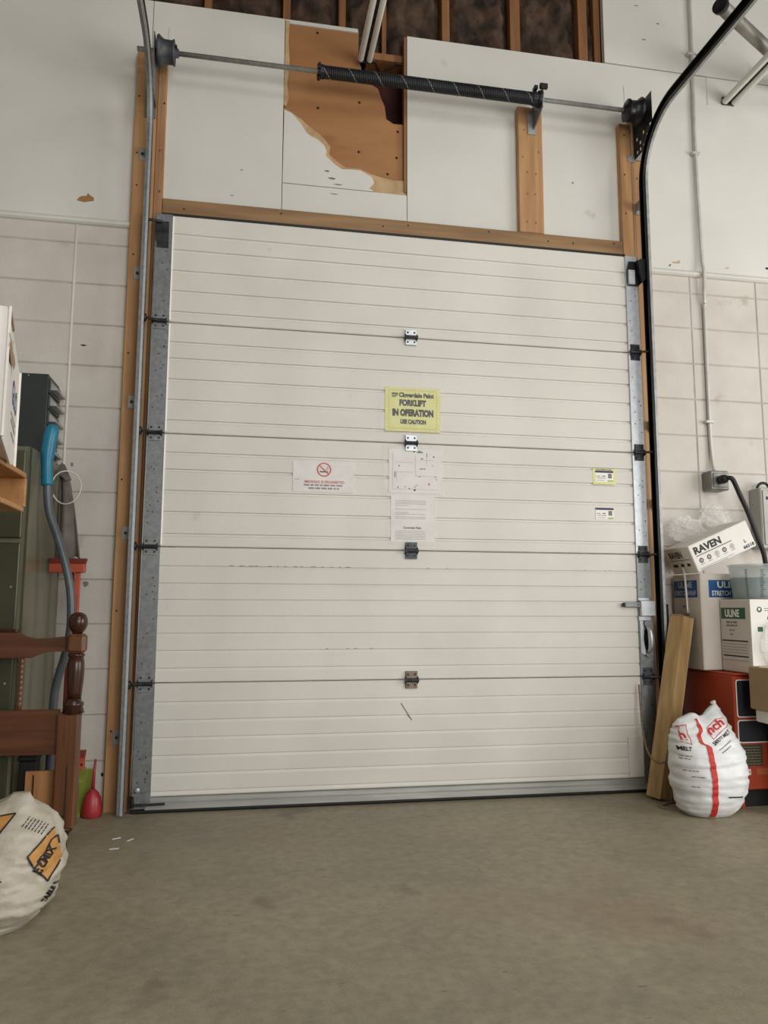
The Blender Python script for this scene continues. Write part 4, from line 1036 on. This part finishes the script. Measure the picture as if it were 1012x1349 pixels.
patch('orange_panel', P_(0, 0), [(-0.34, .275), (-0.284, .296), (-0.243, .358), (-0.33, .345)], 'sack_orange', body, n=10)
frame_lines('panel_outline', [(-0.34, .275), (-0.284, .296), (-0.243, .358), (-0.33, .345)], .0022, 'print', body, bvh, .004, LN)
for k in range(7):
    rects('small_print', P_(-0.222 + k * .009, .316 - .004 * k, 1.0), words(0, 0, .036, .0028, rnd), 'print', body)
text('lettering', 'TABLE S', P_(-0.148, .090, .98, .004), .062, .015, 'print', body, .05)
rects('small_print', P_(-0.155, .066, .9), words(0, 0, .02, .005, rnd), 'print', body)
rects('small_print', P_(-0.285, .20, -1.2), words(0, 0, .04, .006, rnd), 'print', body)

# ------------------------------------------------------------------ right: cartons
t = thing('orange_carton', 'large orange carton with dark panels standing at the right', 'box', (3.0, -0.16, 0))
cb = B().box(2.762, 3.30, -0.388, 0.06, 0.085, 0.642, bev=.006).obj('carton_body', 'orange_box', t)
B().box(2.80, 3.28, -0.36, 0.05, 0.0, 0.085, bev=.003).obj('skid', 'black', t)
B().prism([(2.768, 0.085), (2.792, 0.085), (2.792, 0.0), (2.775, 0.0)], -0.388, -0.382).obj('loose_flap', 'orange_box', t)
def rrect(x0, x1, z0, z1, r, n=4):
    out = []
    for (cx, cz, a0) in ((x1 - r, z0 + r, -90), (x1 - r, z1 - r, 0), (x0 + r, z1 - r, 90), (x0 + r, z0 + r, 180)):
        for k in range(n + 1):
            a = math.radians(a0 + 90 * k / n); out.append((cx + r * math.cos(a), cz + r * math.sin(a)))
    return out
for (x0, x1, z0, z1) in ((2.774, 3.10, 0.436, 0.622), (2.774, 3.10, 0.312, 0.424)):
    patch('panel_border', on_xz(0, 0, -0.3886), rrect(x0, x1, z0, z1, .014), 'white_print', cb)
    patch('dark_panel', on_xz(0, 0, -0.3892), rrect(x0 + .005, x1 - .005, z0 + .005, z1 - .005, .011), 'navy', cb)
text('lettering', 'SL', plane_map((2.895, -0.3896, 0.585), (0, 0, -1), (1, 0, 0)), .045, .018, 'white_print', cb, .02)
patch('dark_panel', on_xz(0, 0, -0.3886), [(2.788, .200), (2.90, .200), (2.90, .304), (2.788, .304)], mat('dark_olive_print', (62, 58, 44), rough=.5), cb)
rs = []
for k in range(7): rs += words(2.795, .208 + k * .0135, .095, .004, rnd)
rects('small_print', on_xz(0, 0, -0.3892), rs, mat('tan_print', (140, 128, 100), rough=.6), cb)
patch('icon', on_xz(0, 0, -0.3886), [(2.81, .158), (2.832, .158), (2.832, .186), (2.81, .186)], 'white_print', cb)
ring('icon_ring', on_xz(0, 0, -0.3890), 2.821, .172, .004, .007, 'print', cb, 12)
rects('pale_label', on_xz(0, 0, -0.3886), [(2.865, .158, .09, .030)], mat('rust_print', (176, 92, 62), rough=.5), cb)
B().prism([(0.05, .642), (-.388, .642), (-.40, .646), (-.40, .65), (0.05, .646)], 2.764, 3.28, 'yz').obj('top_flap', 'orange_box', t)

# stretch wrap carton
t = thing('stretch_wrap_carton', 'tall white carton with blue label on top of the orange carton', 'box', (2.95, -0.07, 0.652))
cb = B().box(2.732, 3.10, -0.20, 0.06, 0.652, 1.147, bev=.005).obj('carton_body', 'grey_card', t)
f = on_xz(0, 0, -0.2006)
rects('blue_label', f, [(2.778, 1.024, .25, .09)], 'blue_print', cb)
text('lettering', 'ULINE', on_xz(2.828, 1.073, -0.2012), .142, .034, 'white_print', cb, .035)
text('lettering', 'STRETCH WRAP', on_xz(2.795, 1.033, -0.2012), .19, .026, 'white_print', cb, .02)
lm = plane_map((2.7314, 0.06, 0), (0, -1, 0), (0, 0, 1))
rects('blue_label', lm, [(.008, 1.024, .222, .09)], 'blue_print', cb)
lm2 = plane_map((2.7308, 0.06, 0), (0, -1, 0), (0, 0, 1))
text('lettering', 'ULINE', lambda u, v: lm2(.055 + u, 1.075 + v), .13, .032, mat('pale_print', (190, 196, 202), rough=.6), cb, .035)
text('lettering', 'STRETCH WRAP', lambda u, v: lm2(.018 + u, 1.034 + v), .20, .026, M['pale_print'] if 'pale_print' in M else bpy.data.materials['pale_print'], cb, .02)
rects('small_print', lm2, words(.09, .972, .06, .01, rnd) + words(.08, .93, .07, .008, rnd), 'grey_print', cb)
B().tube(smooth_path([(2.70, -.06, 1.262), (2.712, -.07, 1.20), (2.722, -.075, 1.14), (2.724, -.08, 1.05), (2.725, -.085, .94)], 6), [.004] * 8 + [.006] * 12 + [.005] * 4 + [.002], 6).obj('loose_film', 'white_print', t, True)

# Raven carton, tilted
t = thing('glove_carton', 'tilted white glove carton marked RAVEN resting on the stretch wrap carton', 'box', (2.9, -0.07, 1.14))
ang = math.atan2(.147, .343)
R_ = Matrix.Rotation(-ang, 4, 'Y')
O = Vector((2.727, -0.2, 1.150))
def rv(u, d, v): return O + (R_ @ Vector((u, d, v)))
def rbox(b, u0, u1, d0, d1, v0, v1, bev=.004):
    r = bmesh.ops.create_cube(b.bm, size=1.0)
    for w in r['verts']: w.co = rv(u0 + (u1 - u0) * (w.co.x + .5), d0 + (d1 - d0) * (w.co.y + .5), v0 + (v1 - v0) * (w.co.z + .5))
    if bev: bmesh.ops.bevel(b.bm, geom=list({e for w in r['verts'] for e in w.link_edges}), offset=bev, segments=1, affect='EDGES')
    return b
cb = rbox(B(), 0, .375, 0, .235, 0, .148).obj('carton_body', 'white_card', t)
g = lambda u, v: rv(u, -.0007, v)
text('lettering', 'RAVEN', lambda u, v: g(.022 + u, .090 + v), .170, .040, 'print', cb, .045)
rects('small_print', g, words(.024, .079, .225, .004, rnd, -.2) + [(.02, .012, .21, .0018), (.02, .005, .17, .0018)], 'print', cb)
for k in range(5):
    x = .043 + k * .049
    if k in (0, 1, 3): patch('icon', g, ring_pts(x, .053, .013, 18), 'print', cb); ring('icon_mark', lambda u, v: rv(u, -.0012, v), x, .053, .004, .007, 'white_print', cb, 10)
    else: ring('icon', g, x, .053, .011, .013, 'print', cb); rects('icon_mark', g, [(x - .003, .046, .006, .014)], 'grey_print', cb)
    rects('small_print', g, words(x - .012, .032, .024, .003, rnd, -.1), 'grey_print', cb)
text('lettering', 'L', lambda u, v: g(.315 + u, .040 + v), .012, .018, 'print', cb, .04)
text('lettering', '66518', lambda u, v: g(.298 + u, .010 + v), .068, .019, 'print', cb, .04)
lf = lambda u, v: rv(-.0007, .235 - u, v)
text('lettering', 'RAVEN', lambda u, v: lf(.03 + u, .088 + v), .12, .036, 'print', cb, .04)
rects('small_print', lf, [(.02, .075, .19, .003)] + words(.03, .04, .18, .016, rnd, 1.2), 'print', cb)

# ULINE green label carton
t = thing('green_label_carton', 'white carton with green label in front of the stretch wrap carton', 'box', (3.0, -0.33, 0.652))
cb = B().box(2.832, 3.12, -0.448, -0.204, 0.652, 1.012, bev=.005).obj('carton_body', 'grey_card', t)
B().box(2.833, 3.119, -0.4488, -0.4475, 0.655, 1.010).obj('front_panel', 'white_card', t)
lm = plane_map((2.8314, -0.204, 0), (0, -1, 0), (0, 0, 1)); lm2 = plane_map((2.8308, -0.204, 0), (0, -1, 0), (0, 0, 1))
rects('green_label', lm, [(.012, .915, .195, .056)], 'green_print', cb)
text('lettering', 'ULINE', lambda u, v: lm2(.045 + u, .924 + v), .115, .038, 'white_print', cb, .035)
rects('small_print', lm, words(.05, .893, .09, .010, rnd, -.1) + words(.05, .878, .09, .008, rnd, -.1) + words(.075, .855, .04, .007, rnd) + words(.08, .835, .025, .007, rnd), 'grey_print', cb)
rects('black_rules', lm, [(.012, .803, .205, .007), (.016, .728, .20, .007)], 'print', cb)
rs = []
for k in range(4): rs += words(.014, .745 + k * .014, .20, .006, rnd, -.2)
rs += words(.014, .708, .20, .005, rnd, -.2)
rects('small_print', lm, rs, mat('mid_grey_print', (166, 164, 160), rough=.6), cb)
f = on_xz(0, 0, -0.4494)
patch('globe_emblem', f, ring_pts(2.882, .962, .014, 20), 'green_print', cb); 
patch('globe_land', on_xz(0, 0, -0.4498), [(2.876, .968), (2.886, .971), (2.888, .962), (2.881, .956), (2.875, .960)], 'white_print', cb)
patch('green_patch', f, [(2.868, .855), (2.896, .855), (2.896, .878), (2.868, .878)], 'green_print', cb)
rects('small_print', f, words(2.91, .965, .04, .004, rnd) + words(2.91, .955, .05, .004, rnd), 'grey_print', cb)
text('lettering', 'A', on_xz(2.921, .915, -0.4494), .02, .022, 'print', cb, .03)
# mixing bucket
t = thing('mixing_bucket', 'translucent graduated bucket with teal tint on the green label carton', 'bucket', (2.95, -0.33, 1.012))
prof = [(.100, .001), (.104, .03), (.112, .11), (.118, .166), (.124, .167), (.124, .174), (.116, .175)]
c = (2.945, -0.335, 1.012)
b = B(); rings = []
for r, h in prof + [(.108, .10), (.100, .012)]:
    rings.append([b.bm.verts.new(Vector(c) + Vector((r * math.cos(2 * math.pi * k / 36), r * math.sin(2 * math.pi * k / 36), h))) for k in range(36)])
for a, d in zip(rings, rings[1:]):
    for k in range(36): b.bm.faces.new((a[k], a[(k + 1) % 36], d[(k + 1) % 36], d[k]))
b.bm.faces.new(list(reversed(rings[0])))
bk = b.obj('bucket_wall', 'bucket', t, True)
B().lathe([(.0001, .003), (.099, .003), (.103, .03), (.110, .108), (.0001, .108)], c, 'z', 36).obj('teal_contents', 'teal_liquid', t, True)
b = B()
for k in range(16):
    for (a0, wd) in ((4.35, .20 if k % 4 == 0 else .12), (4.9, .10), (3.75, .08)):
        h = .012 + k * .0088; r = .1022 + .012 * h / .11 + .0015
        vs_ = []
        for q in (0, 1):
            for hh in (h, h + .0032):
                a = a0 + wd * q; vs_.append(b.bm.verts.new(Vector(c) + Vector((r * math.cos(a), r * math.sin(a), hh))))
        b.bm.faces.new((vs_[0], vs_[2], vs_[3], vs_[1]))
b.obj('graduation_marks', 'navy', bk)
# brown carton and what carries it
t = thing('brown_carton', 'plain brown carton at the right edge in front of the orange carton', 'box', (3.0, -0.5, 0.49))
B().box(2.800, 3.16, -0.62, -0.452, 0.492, 0.692, bev=.006).obj('carton_body', 'brown_card', t)
B().box(2.801, 3.159, -0.54, -0.53, 0.6915, 0.694).obj('packing_tape', 'grey_card', t)
t = thing('white_carton', 'white carton under the brown carton at the right edge', 'box', (3.0, -0.5, 0.42))
B().box(2.826, 3.16, -0.60, -0.455, 0.432, 0.490, bev=.005).obj('carton_body', 'white_card', t)
B().box(2.827, 3.161, -0.535, -0.525, 0.4315, 0.4905).obj('packing_tape', 'grey_card', t)
t = thing('black_tote', 'black plastic tote on the floor at the right edge', 'tote', (3.05, -0.53, 0))
B().prism([(2.93, 0.0), (3.15, 0.0), (3.17, .40), (2.915, .40)], -0.60, -0.45).obj('tote_wall', 'black', t)
B().box(2.90, 3.18, -0.61, -0.44, .40, .4315, bev=.006).obj('tote_lid', 'black', t)

# crumpled clear film
def crumple(name, label, c, r, seed, amp=.35, m='film'):
    b = B()
    bmesh.ops.create_icosphere(b.bm, subdivisions=5, radius=1.0)
    for v in b.bm.verts:
        d = v.co.normalized()
        q = 1 + amp * (noise.noise(d * 2.2 + Vector((seed, 0, 0))) + .6 * abs(noise.noise(d * 5 + Vector((0, seed, 0)))) + .35 * noise.noise(d * 11 + Vector((0, 0, seed))))
        v.co = Vector((c[0] + r[0] * d.x * q, c[1] + r[1] * d.y * q, c[2] + r[2] * d.z * q))
    o = b.obj(name, m, None, False)
    tag(o, label, 'plastic film', 'crumpled clear plastic film among the cartons'); return o
crumple('plastic_film', 'crumpled clear film between the tilted carton and the door jamb', (2.80, 0.01, 1.395), (.10, .035, .065), 1.7)
crumple('plastic_film', 'crumpled clear film bulging above the tilted carton', (2.985, 0.025, 1.475), (.085, .032, .06), 4.9)
crumple('plastic_film', 'crumpled clear film hanging at the right edge over the green label carton', (2.945, -0.475, 0.80), (.07, .016, .10), 8.3, amp=.25)

# ------------------------------------------------------------------ right: lumber, pole, rope
def beam(b, p0, p1, w, d, up=Vector((0, -1, 0))):
    p0, p1 = Vector(p0), Vector(p1); ax = (p1 - p0).normalized(); u = ax.cross(up).normalized(); v = u.cross(ax)
    r = bmesh.ops.create_cube(b.bm, size=1.0)
    L = (p1 - p0).length
    for q in r['verts']: q.co = p0 + ax * (L * (q.co.z + .5)) + u * (w * q.co.x) + v * (d * q.co.y)
    bmesh.ops.bevel(b.bm, geom=list(b.bm.edges), offset=.004, segments=1, affect='EDGES'); return b
o = beam(B(), (2.478, -0.150, 0.008), (2.665, -0.125, 0.925), .080, .080, up=Vector((.35, -1, 0))).obj('leaning_timber', 'lumber')
tag(o, 'square wooden timber leaning against the right jamb', 'timber')
o = beam(B(), (2.700, 0.05, 0.0), (2.672, 0.052, 0.985), .026, .02).obj('dark_bar', 'black')
tag(o, 'thin dark bar leaning in the gap beside the cartons', 'bar')
o = B().tube(smooth_path([(2.458, -0.03, .57), (2.452, -0.06, .36), (2.430, -0.14, .25), (2.442, -0.207, .195), (2.50, -0.213, .20), (2.575, -0.19, .21), (2.590, -0.16, .14), (2.57, -0.19, .03), (2.54, -0.22, .006), (2.47, -0.255, .006), (2.40, -0.30, .006), (2.41, -0.35, .006)], 7), .0045, 6).obj('tan_rope', 'rope', None, True)
tag(o, 'thin tan rope looped round the leaning timber onto the floor', 'rope')

# scraps on the floor
for k, (x, y, a) in enumerate(((-0.087, -0.388, .5), (-0.029, -0.419, 1.0), (-0.074, -0.53, .15))):
    o = B().box(-.018, .018, -.004, .004, 0.0, .002).xf(Matrix.Translation((x, y, 0.0005)) @ Matrix.Rotation(a, 4, 'Z')).obj('paper_scrap', 'paper_w')
    tag(o, ('tiny pale scrap on the floor nearest the bed post', 'tiny pale scrap on the floor nearest the door', 'tiny pale scrap on the floor nearest the camera')[k], 'scrap', 'pale scraps on the concrete floor')

# ------------------------------------------------------------------ stand everything on the slab
TOPS = {'filing_cabinet': 1.64, 'storage_rack': 1.256, 'teal_handled_tube': 1.77, 'orange_stand': 1.188, 'lime_tray': .22, 'red_funnel_bottle': .272,
        'dark_filler': .362, 'bed_footboard': .944, 'slotted_board': .31, 'salt_sack': .52, 'woven_sack': .39, 'orange_carton': .642, 'black_tote': .4315,
        'leaning_timber': .925, 'dark_bar': .985, 'tan_rope': .57}
for nm, h in TOPS.items():
    ob = bpy.data.objects[nm]; ob.location.z = FZ; ob.scale.z = (h - FZ) / h
for ob in bpy.data.objects:
    if ob.name.startswith('paper_scrap'): ob.location.z = FZ
sk = bpy.data.objects['salt_sack']; sk.location.x -= 0.012; sk.location.y -= 0.02
bpy.data.objects['teal_handled_tube'].location.x += 0.008
bpy.data.objects['dark_filler'].location.x += 0.014
